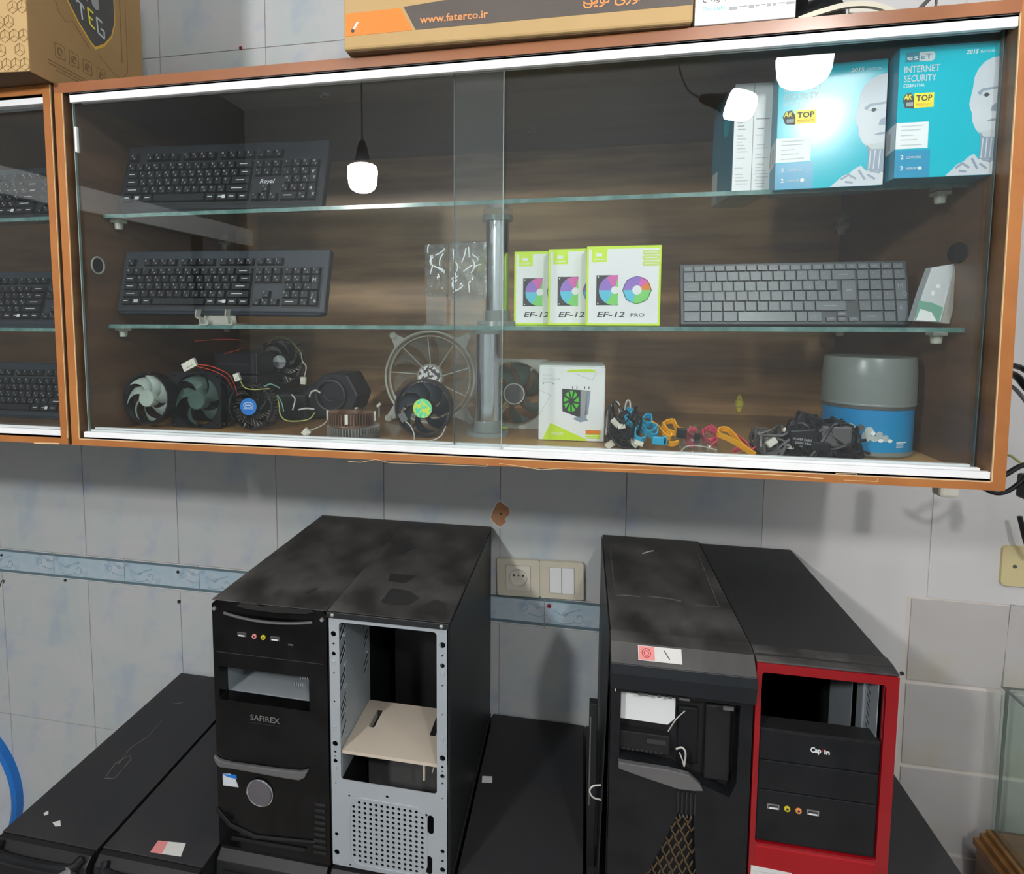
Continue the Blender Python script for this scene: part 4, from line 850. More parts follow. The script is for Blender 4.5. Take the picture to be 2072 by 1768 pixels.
wires('grey and yellow wire looping round the raised cooler down to a white plug', [('ywire', [(542,695,-.25),(558,682,-.25),(580,684,-.25),(598,700,-.25),(610,717,-.25),(612,733,-.25),(619,742,-.25),(617,763,-.25)], .0009), ('wwire', [(609,712,-.252),(612,730,-.252),(620,742,-.252),(615,763,-.252)], .0009)], [(614, 770, -.252, .0095, .0125, .05)])
wires('yellow and white wire loop between the blue-stickered cooler and the heatsinks', [('ywire', [(560,800,-.33),(565,820,-.35),(567,838,-.36),(578,850,-.365),(600,852,-.365),(625,848,-.36),(637,835,-.35)], .0010), ('gwire', [(562,800,-.335),(570,815,-.35),(574,832,-.355)], .0009), ('wwire', [(590,798,-.33),(597,808,-.335),(592,830,-.34)], .0011), ('wwire', [(604,829,-.34),(620,826,-.34),(636,828,-.34)], .0013)], [])
wires('small white plug on a short wire lying beside the aluminium heatsink', [('wwire', [(626,871,-.385),(640,866,-.382),(655,858,-.378),(664,848,-.37)], .0008)], [(620, 875, -.386, .011, .011, .75)])
wires('thin red wires crossing above the dark stack, under the lower glass shelf', [('redwire', [(395,690,-.30),(420,688,-.30),(455,686,-.30),(490,688,-.30)], .0007), ('redwire', [(455,716,-.29),(475,710,-.29),(492,705,-.29)], .0007)], [])
for px, py, Y, lab in ((722, 815, -.17, 'small white plastic push pin between the black shroud and the crystal fan'), (767, 819, -.19, 'short white plastic clip on the cabinet floor beside the crystal fan')):
    p = A(px, py, Y); T = Thing('push_pin', lab, 'pin', p); q = T.mb(); q.cyl(p+Vector((-.003, 0, -.003)), p+Vector((.003, 0, .003)), .0028, n=12); q.build('pin_body', 'conn', T, bevel=.0006)
    q = T.mb(); q.cyl(p+Vector((-.0035, 0, -.0035)), p+Vector((-.003, 0, -.003)), .0038, n=12); q.cyl((p.x, p.y, FL), (p.x, p.y, p.z-.002), .0012, n=8); q.build('pin_stem', 'clear_rim', T)

# round heatsinks
def heatsink(label, c, r, h, m, n, nm='heatsink', z0=0.0, hole=.6):
    T = Thing(nm, label, 'heatsink', c); q = T.mb(); q.lathe([(r*hole, h*.1), (r*hole*1.15, h*.1), (r*hole*1.15, h*.98), (r*hole, h*.98), (r*hole, h*.1)], c, n=32); q.lathe([(r*.2, 0), (r*.95, 0), (r*.95, h*.12), (r*.2, h*.12), (r*.2, 0)], c, n=32); q.build('core', m, T, smooth=True)
    q = T.mb()
    for k in range(n):
        t = 2*PI*k/n; X = Matrix.Translation(c) @ Matrix.Rotation(t, 4, 'Z'); q.box(r*hole, r, -.0006, .0006, h*.05, h, 0, X)
    q.build('fins', m, T, kind='stuff'); return T
hc = A(716, 892, -.385); hc.z = FL+.0004; hc.y = -.385+.0; hc = Vector((1.083, -.378, FL+.0004))
c_al = A(716, 885, -.372); c_al.z = FL+.0004
T = heatsink('round aluminium heatsink, lower one of the pair of stacked heatsinks', c_al, .039, .019, 'alu', 54)
q = T.mb(); q.lathe([(.0375, 0), (.0392, 0), (.0392, .010), (.0375, .010), (.0375, 0)], c_al, n=40, a0=-.2-PI/2, a1=1.3-PI/2); q.build('shroud', 'silver', T)
c_cu = c_al+Vector((-.004, 0, .0195))
T = heatsink('round copper-brown heatsink, upper one of the pair of stacked heatsinks', c_cu, .034, .019, 'copper', 46)
q = T.mb()
for t in (.15, 1.7, 3.2, 4.9): q.box(-.0022, .0022, -.0015, .0015, .008, .022, 0, Matrix.Translation(c_cu+Vector((.036*math.cos(t), .036*math.sin(t), -.002))) @ Matrix.Rotation(t+PI/2, 4, 'Z'))
q.build('mounting_clip', 'conn', T)

# big crystal fan and its neighbours
cf = A(869, 770, -.225); RB = .0775; cf.z = FL+RB+.0008
X = Matrix.Translation(cf) @ Matrix.Rotation(PI/2-.06, 4, 'X'); T = Thing('crystal_fan', 'large round transparent fan with a black and white foil hub, behind the dark fan', 'fan', mtx=X)
q = MB(); q.torus((0, 0, 0), (0, 0, 1), RB, .0020, 64, 8); q.torus((0, 0, -.020), (0, 0, 1), RB, .0016, 64, 8); q.torus((0, 0, -.001), (0, 0, 1), RB*.90, .0012, 64, 8); q.build('rim', 'clear_rim', T, smooth=True)
q = MB(); q.lathe([(RB-.001, 0), (RB, 0), (RB, -.02), (RB-.001, -.02), (RB-.001, 0)], (0, 0, 0), n=64); q.build('ring_wall', 'clear', T, smooth=True)
for sx in (-1, 1):
    for sy in (-1, 1):
        q = MB(); d_ = Vector((sx*.68, sy*.73, 0)); e = d_*(RB+.018); s_ = Vector((-d_.y, d_.x, 0))*.008; i_ = d_*(RB-.001)
        if sy < 0: e = Vector((e.x*1.10, -RB+.006, 0))
        q.prism([i_-s_*1.6, e-s_*.6, e+s_*.6, i_+s_*1.6], (0, 0, -.003)); q.cyl(e+Vector((0, 0, -.004)), e+Vector((0, 0, .002)), .0062, n=16); q.torus(e+Vector((0, 0, .002)), (0, 0, 1), .005, .0011, 16, 6); q.build('mounting_lug', 'clear_rim', T)
q = MB(); blades(q, 9, .024, RB*.86, .35, .016, Matrix.Translation((0, 0, -.010)), width=.62, th=.001); q.build('impeller', 'clear', T, smooth=True)
for k in range(9):
    t = 2*PI*k/9+.12; q = MB(); q.cyl((.021*math.cos(t), .021*math.sin(t), -.002), (RB*.90*math.cos(t+.12), RB*.90*math.sin(t+.12), -.002), .0010, n=6); q.build('blade_rib', 'clear_rim', T)
q = MB(); q.lathe([(0.0005, .000), (.0205, .000), (.0225, -.002), (.0225, -.018), (0.0005, -.018)], (0, 0, 0), n=32); q.build('hub', 'clear_rim', T, smooth=True)
q = MB(); q.cyl((0, 0, .0001), (0, 0, .0006), .0192, n=32); q.build('foil_sticker', 'maze', T)
def st_holo(T, r):
    q = MB(); q.cyl((0, 0, -.0009), (0, 0, .0004), r*.93, n=28); q.build('hologram_sticker', 'holo', T)
cd = on_floor(855, 838, -.352, .0435)
T, X = fan('round_fan', 'round dark fan with a green hologram sticker, in front of the crystal fan', cd, .0435, 'ring', 7, ('black', 'kb2', 'black'), sweep=.6, hub=.36, lean=.03, depth=.022, sticker=st_holo, rot=.2, width=.95)
q = T.mb(); q.tube(P3([(820, 852, -.378), (831, 862, -.385), (838, 878, -.388), (841, 893, -.386), (870, 892, -.384), (892, 882, -.378), (902, 862, -.372)]), .0010, 6); q.build('wire', 'wwire', T)
q = T.mb(); q.box(-.005, .005, -.002, .002, -.007, .007, 0, Matrix.Translation(A(815, 844, -.379)) @ Matrix.Rotation(-.5, 4, 'Y')); q.build('plug', 'silver', T, bevel=.0006)
c4 = on_floor(1040, 800, -.25, .056)
T, X = fan('case_fan', 'smoke-clear square case fan standing behind the chrome pole and cooler box', c4, .056, 'square', 7, ('clear_rim', 'smoke', 'bezelgrey'), sweep=.5, hub=.34, lean=.02, depth=.024, rot=.6)
q = MB(); q.torus((0, 0, 0), (0, 0, 1), .0165, .0012, 28, 6); q.build('hub_ring', 'wwire', T); q = MB(); q.box(-.056, -.01, -.0565, -.054, -.012, .001); q.build('lime_tape', 'lime', T)

# cables in the right half
def pile(name, label, cat, px0, px1, py0, py1, Y, n, r, mt, seed, plugs=0, plugm='conn', kind='stuff', dy=.03):
    rn = random.Random(seed); T = Thing(name, label, cat, A((px0+px1)/2, py1, Y)); a = A(px0, py1, Y); b_ = A(px1, py0, Y); a.z = FL+r; q = T.mb()
    for i in range(n):
        c = Vector((rn.uniform(a.x, b_.x), Y+rn.uniform(-dy, dy), 0)); pts = []; R0 = rn.uniform(.010, .022)
        for k in range(7):
            t = k*1.15+rn.random(); hh = max(0, 1-abs((c.x-(a.x+b_.x)/2)/((b_.x-a.x)/2+.001))**1.5)
            pts.append((min(b_.x, max(a.x, c.x+R0*math.cos(t)*1.3)), max(-.408, c.y+R0*math.sin(t)*.7*min(1, dy/.02)), a.z+(b_.z-a.z)*rn.random()**1.3*(.25+.75*hh)))
        q.tube(pts, r, 5, smooth=3)
    q.build('cables', mt, T, kind=kind, smooth=True)
    for i in range(plugs):
        p = Vector((rn.uniform(a.x, b_.x), max(-.408, Y-.025+rn.uniform(-.006, .004)), rn.uniform(a.z+.004, a.z+.6*(b_.z-a.z)))); s_ = rn.uniform(.004, .007)
        q = T.mb(); q.box(-s_, s_, -.003, .003, -s_*.6, s_*.6, 0, Matrix.Translation(p) @ Matrix.Rotation(rn.uniform(-1, 1), 4, 'Y') @ Matrix.Rotation(rn.uniform(-.4, .4), 4, 'Z')); q.build('plug', plugm, T, bevel=.0005)
    return T
pile('cable_tangle', 'tangle of thin black cables with small white plugs between the cooler box and blue cable', 'cables', 1232, 1292, 818, 902, -.352, 22, .0016, 'black', 4, 5)
T = Thing('wire_loop', 'grey-brown wire bent in two upright loops above the black tangle', 'wire', A(1240, 850, -.31)); q = T.mb(); q.tube(P3([(1226,880,-.33),(1230,835,-.315),(1243,815,-.31),(1252,818,-.31),(1254,850,-.32),(1248,885,-.33)]), .0016, 6); q.tube(P3([(1262,840,-.31),(1268,812,-.31),(1275,815,-.31),(1274,850,-.32)]), .0013, 6); q.build('wire', 'wwire', T, smooth=True)
def sata(label, loops, mt, ends=(), w_=.0085, group=None):
    T = Thing('flat_cable', label, 'cable', A(*loops[0][0]), group=group)
    for l in loops: T.mb().strap(P3(l), lambda t: (.001, -w_*.55, w_*.85), .0016, smooth=4).build('ribbon', mt, T, smooth=True)
    for (px, py, Y, w2, h2, m2, an) in ends:
        q = T.mb(); q.box(-w2/2, w2/2, -.004, .004, -h2/2, h2/2, 0, Matrix.Translation(A(px, py, Y)) @ Matrix.Rotation(an, 4, 'Y')); q.build('plug', m2, T, bevel=.0008)
    return T
sata('bundle of bright blue flat cable beside the black cable tangle', [
    [(1268,828,-.35),(1278,832,-.352),(1272,842,-.355),(1264,846,-.36),(1275,858,-.365),(1292,866,-.37),(1310,876,-.372),(1322,872,-.37),(1328,864,-.362),(1312,858,-.355),(1295,852,-.35),(1285,840,-.35)],
    [(1286,868,-.378),(1285,884,-.386),(1297,890,-.388),(1306,886,-.385)], [(1298,852,-.34),(1306,842,-.338),(1316,842,-.338),(1317,858,-.345),(1305,868,-.35)],
    [(1300,862,-.36),(1315,880,-.37),(1328,880,-.372),(1330,870,-.368)]], 'cyan', [(1334, 891, -.388, .019, .0105, 'cyan', .05), (1345, 890, -.388, .004, .0115, 'cyan', .05), (1292, 896, -.39, .012, .006, 'conn', .3)])
sata('amber flat cable coiled beside the blue one, with a black end plug', [
    [(1318,856,-.345),(1330,864,-.35),(1340,876,-.36),(1352,886,-.368),(1358,882,-.368),(1347,868,-.36),(1340,858,-.352)], [(1341,860,-.35),(1348,854,-.345),(1362,852,-.345),(1368,864,-.352),(1378,872,-.36)], [(1350,872,-.365),(1362,876,-.37),(1372,878,-.372)],
    [(1352,897,-.382),(1362,898,-.384),(1372,895,-.382)]], 'amber', [(1379, 876, -.378, .0125, .0125, 'black', .05)])
T = sata('pinkish red flat cables inside a clear bag in the middle of the cable row', [
    [(1386,872,-.36),(1400,884,-.365),(1410,876,-.36),(1398,868,-.355),(1388,884,-.362),(1402,896,-.372),(1415,892,-.37)], [(1420,872,-.36),(1424,888,-.37),(1438,892,-.375),(1452,884,-.37),(1448,872,-.36),(1434,866,-.352),(1424,872,-.355)], [(1438,862,-.348),(1446,872,-.355),(1450,892,-.375),(1440,902,-.382)], [(1390,896,-.372),(1402,902,-.378),(1410,898,-.376)]], 'pink', [(1410, 886, -.38, .007, .012, 'black', .2)])
Tb = Thing('plastic_bag', 'clear plastic bag wrapped round the pinkish red cables', 'bag', A(1415, 905, -.38)); q = Tb.mb(); rn = random.Random(9); a, b_ = A(1375, 905, -.398), A(1458, 862, -.398); vs = []; n_, k_ = 16, 10
for j in range(k_+1):
    for i in range(n_+1): u, v_ = i/n_, j/k_; vs.append((a.x+u*(b_.x-a.x), -.398+.05*v_**2+rn.uniform(-.003, .003), FL+.0008+v_*(b_.z-a.z)*(.7+.3*math.sin(PI*u))+(rn.uniform(0, .003) if j else 0)))
q.add(vs, [(j*(n_+1)+i, j*(n_+1)+i+1, (j+1)*(n_+1)+i+1, (j+1)*(n_+1)+i) for j in range(k_) for i in range(n_)]); o = q.build('film', 'wrap', Tb, smooth=True, recalc=False); m_ = o.modifiers.new('s', 'SOLIDIFY'); m_.thickness = .0004
q = Tb.mb(); q.tube(P3([(1378,912,-.402),(1390,903,-.402),(1415,902,-.402),(1450,910,-.402)]), .0007, 5); q.build('fold', 'wwire', Tb)
sata('amber flat strap with a loop, hanging over the white front track', [[(1528,921,-.425),(1500,902,-.415),(1475,888,-.400),(1453,878,-.385),(1455,869,-.375),(1470,868,-.375),(1482,878,-.385),(1500,900,-.405),(1520,916,-.42)]], 'amber', w_=.008)
sata('pinkish red flat cable lying behind the looped amber strap', [[(1478,874,-.36),(1490,884,-.37),(1506,896,-.38),(1518,912,-.392),(1526,908,-.39)], [(1492,900,-.38),(1500,906,-.385),(1484,912,-.39)]], 'pink')
pile('cable_tangle', 'small tangle of dark grey cables between the amber strap and the black heap', 'cables', 1530, 1588, 862, 915, -.365, 20, .0018, 'bezelgrey', 11, 2, 'conn')
T = pile('cable_tangle', 'big heap of black power cables with printed plugs in front of the disc tub', 'cables', 1585, 1738, 840, 922, -.387, 46, .0022, 'black', 23, 0, dy=.008)
for (px, py, Y, w2, h2, d2, an) in ((1632, 852, -.385, .026, .020, .014, .3), (1625, 885, -.395, .030, .022, .010, -.1), (1690, 882, -.392, .034, .026, .012, .0), (1660, 903, -.398, .022, .012, .008, .1), (1604, 868, -.385, .016, .022, .010, .4)):
    q = T.mb(); q.box(-w2/2, w2/2, -d2/2, d2/2, -h2/2, h2/2, 0, Matrix.Translation(A(px, py, Y)) @ Matrix.Rotation(an, 4, 'Y')); q.build('plug', 'bezelgrey' if px == 1690 else 'black', T, bevel=.002)
q = T.mb(); pr = Print(q, frame(A(1604, 902, -.4012), (1, 0, -.08), (0, 0, 1)), .0003); pr.text('POWER CABLE', 0, .008, .0028, 0, w=.021); pr.text('250V 10A', .002, .0035, .0028, 0, w=.019); pr.text('CE', .008, -.0005, .002, 0); q.build('lettering', 'legend', T, recalc=False)
q = T.mb(); q.tube(P3([(1715,918,-.392),(1728,905,-.385),(1740,893,-.38),(1752,890,-.378)]), .002, 6); q.tube(P3([(1725,922,-.392),(1745,914,-.388),(1760,918,-.39)]), .0022, 6); q.build('cable_end', 'case', T, smooth=True)
p = A(1589, 870, -.385); T.mb().ball(p, .0035, 0, 8).build('white_tip', 'conn', T)

# ================================================================== things on top of the cabinet
th = math.radians(96); dd = Vector((math.cos(th), math.sin(th), 0)); o0 = Vector((.674, -.509, ZT+.0004)); X = frame(o0, dd, (0, 0, 1))   # x along the depth, y up, z to the right
T = Thing('cardboard_box', 'brown cardboard box with a black and gold shield emblem, between the two cabinets', 'box', mtx=X)
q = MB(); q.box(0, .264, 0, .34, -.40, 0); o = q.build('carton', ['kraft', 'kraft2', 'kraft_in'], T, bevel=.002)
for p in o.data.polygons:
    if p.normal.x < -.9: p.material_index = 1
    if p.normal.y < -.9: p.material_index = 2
q = MB(); pr = Print(q, None, .0003)
sh_o = [(.052,.23),(.060,.185),(.0765,.132),(.100,.108),(.128,.0885),(.138,.0845),(.160,.098),(.180,.120),(.190,.145),(.190,.185),(.187,.23)]; cx, cy = .13, .16
pr.poly(sh_o, 0); pr.poly([(cx+(x-cx)*.955, cy+(y-cy)*.955+.001) for x, y in sh_o], 1, .0003)
q.build('shield_emblem', ['gold', 'charcoal'], T, recalc=False)
q = MB(); pr = Print(q, None, .0003); pr.path([(.0985,.1375),(.101,.1405),(.1125,.1375),(.1145,.1335)], .0028, 0, .0006); pr.path([(.1075,.139),(.1100,.1165)], .0032, 0, .0006)
pr.path([(.1360,.1375),(.1230,.1400),(.1270,.1180),(.1385,.1150)], .0030, 1, .0006); pr.path([(.1245,.1290),(.1335,.1265)], .0028, 1, .0006)
pr.path([(.1560,.1330),(.1430,.1350),(.1455,.1130),(.1600,.1100),(.1600,.1215),(.1520,.1220)], .0030, 0, .0006)
q.build('lettering', ['greylight', 'yellow'], T, recalc=False)
q = MB(); pr = Print(q, None, .0003); pr.poly([(.110,.20),(.112,.172),(.119,.153),(.124,.148),(.121,.165),(.128,.172),(.134,.150),(.143,.1455),(.150,.150),(.148,.20)], 0, .0006); pr.poly([(.068,.20),(.074,.150),(.089,.143),(.094,.20)], 1, .0006); q.build('emblem_picture', ['grey', 'pale'], T, recalc=False)
q = MB(); pr = Print(q, None, .0003)
for i, x0 in enumerate((.050, .0785, .1075, .139)):
    pr.path([(a_, b_) for a_, b_ in rrect(x0, .0395, x0+.0195, .0595, .002, 2)]+[(x0+.0195, .0415)], .0009, 0); pr.ring(x0+.0098, .0495, .0048, .0022 if i else .0030, 0, 0, 8, 0, 5.2); 
    if i: pr.line((x0+.004, .045), (x0+.014, .055), .002, 0)
for y, a_, b_ in ((.029, .036, .130), (.0245, .036, .145), (.020, .05, .12)):
    x = a_
    while x < b_: L_ = random.uniform(.004, .010); pr.rect(x, y, x+L_, y+.0016, 0); x += L_+.0022
pr.text('WTEG', .0675, .0055, .0065, 0, w=.028, bold=.02)
pr.line((.219, .08), (.219, .30), .0010, 0); pr.line((.2045, .09), (.2045, .30), .0020, 0); pr.path([(.0555,.20),(.0555,.118),(.062,.105),(.075,.098),(.09,.105),(.118,.085),(.124,.080)], .0010, 0); pr.line((.0485, .20), (.0475, .115), .0018, 0); pr.path([(.145,.08),(.180,.065),(.200,.063),(.219,.080)], .0008, 0)
q.build('print', 'kraft_line', T, recalc=False)
Xf = frame(Vector((-.40*0, 0, 0)), (0, 0, 1), (0, 1, 0)); Xf = Matrix.Translation((0, 0, 0)) @ frame((-.0002, 0, 0), (0, 0, 1), (0, 1, 0)); q = MB(); pr = Print(q, Xf, .0003)
for r_ in range(6):
    for c_ in range(4):
        x0 = -.006-c_*.0135-(r_ % 2)*.0067; y0 = .010+r_*.0185
        if (r_+c_*2) % 5 == 3: continue
        hx = [(x0+.0075*math.cos(PI/6+k*PI/3), y0+.0085*math.sin(PI/6+k*PI/3)) for k in range(7)]; pr.path(hx, .0006, 0); pr.line((x0, y0), hx[1], .0006, 0); pr.line((x0, y0), hx[3], .0006, 0); pr.line((x0, y0), hx[5], .0006, 0)
pr.ring(-.060, .050, .0085, .0012, 0); q.build('cube_pattern', 'kraft_line', T, recalc=False)

X = frame((1.1125, -.4835, ZT+.0004), (1, .022, 0), (0, 0, 1)); bw = .4135
T = Thing('cardboard_box', 'wide cardboard box with orange and brown band and web address atop the cabinet', 'box', mtx=X)
q = MB(); q.box(0, bw, .0015, .24, -.30, 0); o = q.build('carton', 'kraft2', T, bevel=.003)
q = MB(); q.box(.003, bw-.003, 0, .004, -.296, -.004); q.build('bottom_flap', 'kraft_in', T)
q = MB(); pr = Print(q, None, .0003); ys = lambda x: .0185+.0185*0*x
pr.poly([(.003,.0175),(.089,.0185),(.0735,.0455),(.004,.0445)], 0); pr.poly([(.0925,.0185),(bw-.001,.0205),(bw-.001,.060),(.19,.054),(.0775,.0465)], 1); q.build('printed_band', ['orange', 'brownband'], T, recalc=False)
q = MB(); pr = Print(q, None, .0003); pr.text('www.faterco.ir', .098, .0255, .0088, 0, .0004, w=.083, bold=.012)
pr.text('\uFEE6\uFBFE\uFEEE\uFEE7 \uFBFC\uFEAD\uFEED\uFEE8\uFED3', .292, .030, .012, 0, .0004, w=.075, bold=.01); pr.path([(.292, .034), (.296, .031), (.302, .0305), (.307, .034)], .0012, 0, .0004); q.build('lettering', 'orange2', T, recalc=False)
q = MB(); pr = Print(q, None, .0005); pr.poly([(.0125,.0255),(.0150,.0250),(.0205,.0335),(.0175,.0335)], 0); pr.disc(.0125, .0235, .0022, 1); q.build('torn_tape', ['white', 'ink'], T, recalc=False)

X = frame((1.5285, -.468, ZT+.0004), (1, .006, 0), (0, 0, 1))
T = Thing('lamp_box', 'white box with small blue and grey printed text beside the wide cardboard box', 'box', mtx=X)
q = MB(); q.box(0, .1055, 0, .19, -.11, 0); q.build('carton', 'white', T, bevel=.0012)
q = MB(); pr = Print(q, None, .0003); pr.text('Day Light', .0085, .0155, .0042, 0, w=.024); pr.text('\uFE95\uFE8E\uFEED \u06F1\u06F5\u06F0', .008, .0245, .0065, 1, w=.034)
x = .036
while x < .099: L_ = random.uniform(.003, .009); pr.rect(x, .0150+.0012*math.sin(x*300), x+L_, .0172, 2); x += L_+.0016
q.build('lettering', ['skyp', 'charcoal', 'grey'], T, recalc=False)
# black bag, cream cable arch and sticks
T = Thing('plastic_bag', 'crumpled shiny black plastic bag behind the cream strap on the cabinet top', 'bag', (1.66, -.40, ZT)); q = T.mb(); rn = random.Random(4); vs = []
for j in range(9):
    for i in range(16):
        t = 2*PI*i/16; r = .040*(1-.10*j/8)*(1+rn.uniform(-.14, .14)); vs.append((1.668+r*math.cos(t)*.85, -.405+r*.9*math.sin(t), ZT+.0005+.011*j+(rn.uniform(-.003, .003) if j else 0)))
q.add(vs, [(j*16+i, j*16+(i+1) % 16, (j+1)*16+(i+1) % 16, (j+1)*16+i) for j in range(8) for i in range(16)]+[tuple(range(15, -1, -1)), tuple(range(128, 144))]); q.build('bag_film', 'gloss', T, smooth=True)
T = Thing('arched_strap', 'arched cream plastic strap lying on the cabinet top beside the black bag', 'strap', (1.69, -.44, ZT)); q = T.mb(); zt = ZT+.002
q.strap([Vector((1.640, -.455, zt)), Vector((1.662, -.453, zt+.007)), Vector((1.690, -.452, zt+.0125)), Vector((1.715, -.452, zt+.0105)), Vector((1.738, -.452, zt+.001))], (0, .001, .006), .004, smooth=6); q.build('band', 'cream', T, smooth=True)
q = T.mb(); q.strap([Vector((1.70, -.43, zt+.018)), Vector((1.722, -.43, zt+.013)), Vector((1.742, -.43, zt+.003))], (0, .001, .010), .003, smooth=5); q.build('inner_band', 'cream2', T, smooth=True)
for l, r, lab in (([(1.7605, -.44, ZT+.002), (1.778, -.44, ZT+.021), (1.80, -.43, ZT+.05)], .0022, 'thin grey stick leaning at a slant on the cabinet top'), ([(1.7865, -.43, ZT+.002), (1.7875, -.43, ZT+.018), (1.787, -.43, ZT+.03)], .0014, 'short upright grey wire end beside the slanting stick on the cabinet top')):
    T = Thing('stick', lab, 'stick', l[0]); T.mb().tube(l, r, 8, smooth=1).build('rod', 'bezelgrey', T); T.mb().cyl(l[0], (l[0][0], l[0][1], ZT+.0002), r*1.3, n=10).build('tip', 'black', T)

# ================================================================== computer towers, upper row
def shell(T, x0, x1, y0, y1, z0, z1, m='case', top='dust', t=.0012, right=True):
    for nm, bx, mm in (('side_panel', (x0, x0+t, y0, y1, z0, z1-.0015), m), ('side_panel', (x1-t, x1, y0, y1, z0, z1-.0015), m), ('top_cover', (x0-.0005, x1+.0005, y0, y1, z1-.0015, z1), top), ('floor_plate', (x0, x1, y0, y1, z0, z0+t), m), ('back_plate', (x0+t, x1-t, y1-.002, y1-.0005, z0+t, z1-.0015), 'darkin')):
        T.mb().box(*bx).build(nm, mm, T, bevel=.0006 if nm == 'top_cover' else 0)
def ports(T, l, Y):
    for k, (x, z) in l:
        X = FX(x, z, Y); q = T.mb()
        if k in 'uU':
            q.box(-.0072, .0072, -.0032, .0032, -.002, .0009, 0, X); q.box(-.0060, .0060, -.0022, .0022, .0009, .0013, 1, X); q.box(-.0050, .0050, -.0022, -.0004, .0012, .0020, 2, X); q.build('usb_port', ['silver' if k == 'u' else 'alu', 'ink', 'white'], T)
        else:
            q.lathe([(.0016, .0015), (.0034, .0015), (.0038, .0005), (.0038, -.002)], (0, 0, 0), n=18, X=X); q.build('audio_jack', {'p': 'pinkst', 'y': 'tape', 'o': 'orange2'}[k], T); q = T.mb(); q.cyl((0, 0, 0), (0, 0, .0012), .0017, n=12, X=X); q.build('jack_hole', 'ink', T)
ZL = -.2605; GT = 'computer towers standing in the upper row'
# --- first: glossy black with round button
T = Thing('computer_tower', 'glossy black tower with a round silver-ringed power button and silver curved trim', 'computer', (.955, -.2, ZL), group=GT); x0, x1 = .8615, 1.0485
shell(T, x0, x1, -.396, -.006, ZL+.004, .1425)
Yf = -.420
win = [(x+.0, z) for x, z in ((.8700-.955, -.0160), (1.0190-.955, -.0165), (1.0190-.955, .0370), (.8700-.955, .0370))]
top = [(-.0935, ZL+.002), (.0935, ZL+.002), (.0935, .136), (.088, .1415), (-.088, .1415), (-.0935, .136)]
q = T.mb(); vs, fs = fill2d(top, [win], .024); q.add(vs, fs, 0, frame((.955, Yf+.012, 0), (1, 0, 0), (0, 0, 1))); q.build('front_bezel', 'gloss', T, bevel=.0025)
q = T.mb(); q.tube([Vector((.955+u*.072, Yf-.002-.0035*(1-u*u), .1245-.0055*(1-u*u))) for u in [-1+k*.2 for k in range(11)]], .0022, 8, smooth=2); q.build('bezel_lip', 'bezelgrey', T, smooth=True)
for x in (.8665, 1.0420): q = T.mb(); q.cyl((x, Yf-.0005, .1295), (x, Yf-.003, .1295), .0032, .0026, n=14); q.build('screw', 'alu', T)
ports(T, [('u', (.9114, .0926)), ('p', (.9319, .0917)), ('y', (.9466, .0917)), ('u', (.9661, .0920))], Yf-.0005)
q = T.mb(); q.box(.987, .995, Yf-.001, Yf+.002, .084, .086); q.build('indicator', 'silver', T)
for z in (.060,): q = T.mb(); q.box(x0+.006, x1-.006, Yf-.0006, Yf+.001, z, z+.0009); q.build('seam', 'ink', T)
q = T.mb(); q.box(.868, 1.021, -.396, -.255, -.0165, -.0155); q.build('drive_shelf', 'steel_in', T)
T.mb().box(.8685, .8695, -.396, -.26, -.0155, .12).build('drive_cage', 'steel_in', T); T.mb().box(1.0195, 1.0205, -.396, -.26, -.0155, .12).build('drive_cage', 'steel_in', T)
T.mb().box(.8615, 1.0485, -.4195, -.3955, .1418, .1432).build('bezel_top', 'dust', T, bevel=.0006)
q = T.mb()
for i in range(4): q.box(.993+i*.004, .995+i*.004, -.397, -.395, .018, .0225+.001*(i % 2))
for i in range(5): q.box(.984+i*.0035, .9855+i*.0035, -.398, -.396, .006+.001*(i % 2), .012)
q.box(.990, 1.003, -.398, -.396, .026, .030); q.build('circuit_parts', 'legend_dim', T)
q = T.mb(); pr = Print(q, FX(0, 0, Yf), .0006); pr.text('SAFIREX', .9215, -.0425, .0088, 0, w=.049, bold=.02); pr.rect(.918, -.0475, .9715, -.0463, 1); q.build('lettering', ['ghost', 'bezeldark'], T, recalc=False)
q = T.mb(); arc = lambda l: [A(x, y, Yf) for x, y in l]
up = arc([(436,1524),(447,1533),(470,1539),(520,1546),(570,1553),(610,1557),(627,1553)]); lo = arc([(619,1569),(608,1574),(575,1569),(520,1559),(475,1551),(447,1547),(438,1536)])
q.prism(up+lo, (0, -.006, 0)); q.build('silver_trim', 'silver', T, bevel=.0015)
bc = A(527, 1602, Yf); q = T.mb(); q.lathe([(.0005, .0045), (.0195, .0040), (.0200, .001), (.0200, 0)], bc, (0, -1, 0), 36); q.build('power_button', 'btn', T, smooth=True); q = T.mb(); q.torus(bc+Vector((0, -.002, 0)), (0, 1, 0), .0212, .0016, 40, 8); q.build('button_ring', 'chrome', T, smooth=True)
q = T.mb(); pts = arc([(451,1565),(466,1565),(476,1573),(483,1592),(452,1588)]); q.prism(pts, (0, -.0008, 0), 0); q.build('sticker', 'pale', T)
q = T.mb(); pts = arc([(451,1565),(478,1567),(480,1575),(462,1571)]); q.prism(pts, (0, -.0012, 0), 0); q.build('sticker', 'bluep', T)
for i in range(9): q = T.mb(); z = -.165-.0098*i; q.box(1.026-.0006*i, 1.0425, Yf-.0022, Yf+.001, z, z+.0045); q.build('vent_slat', 'bezeldark', T, bevel=.001)
q = T.mb(); pts = arc([(470,1690),(620,1715),(618,1722),(470,1697)]); q.prism(pts, (0, -.003, 0)); q.build('lower_trim', 'black', T, bevel=.001)
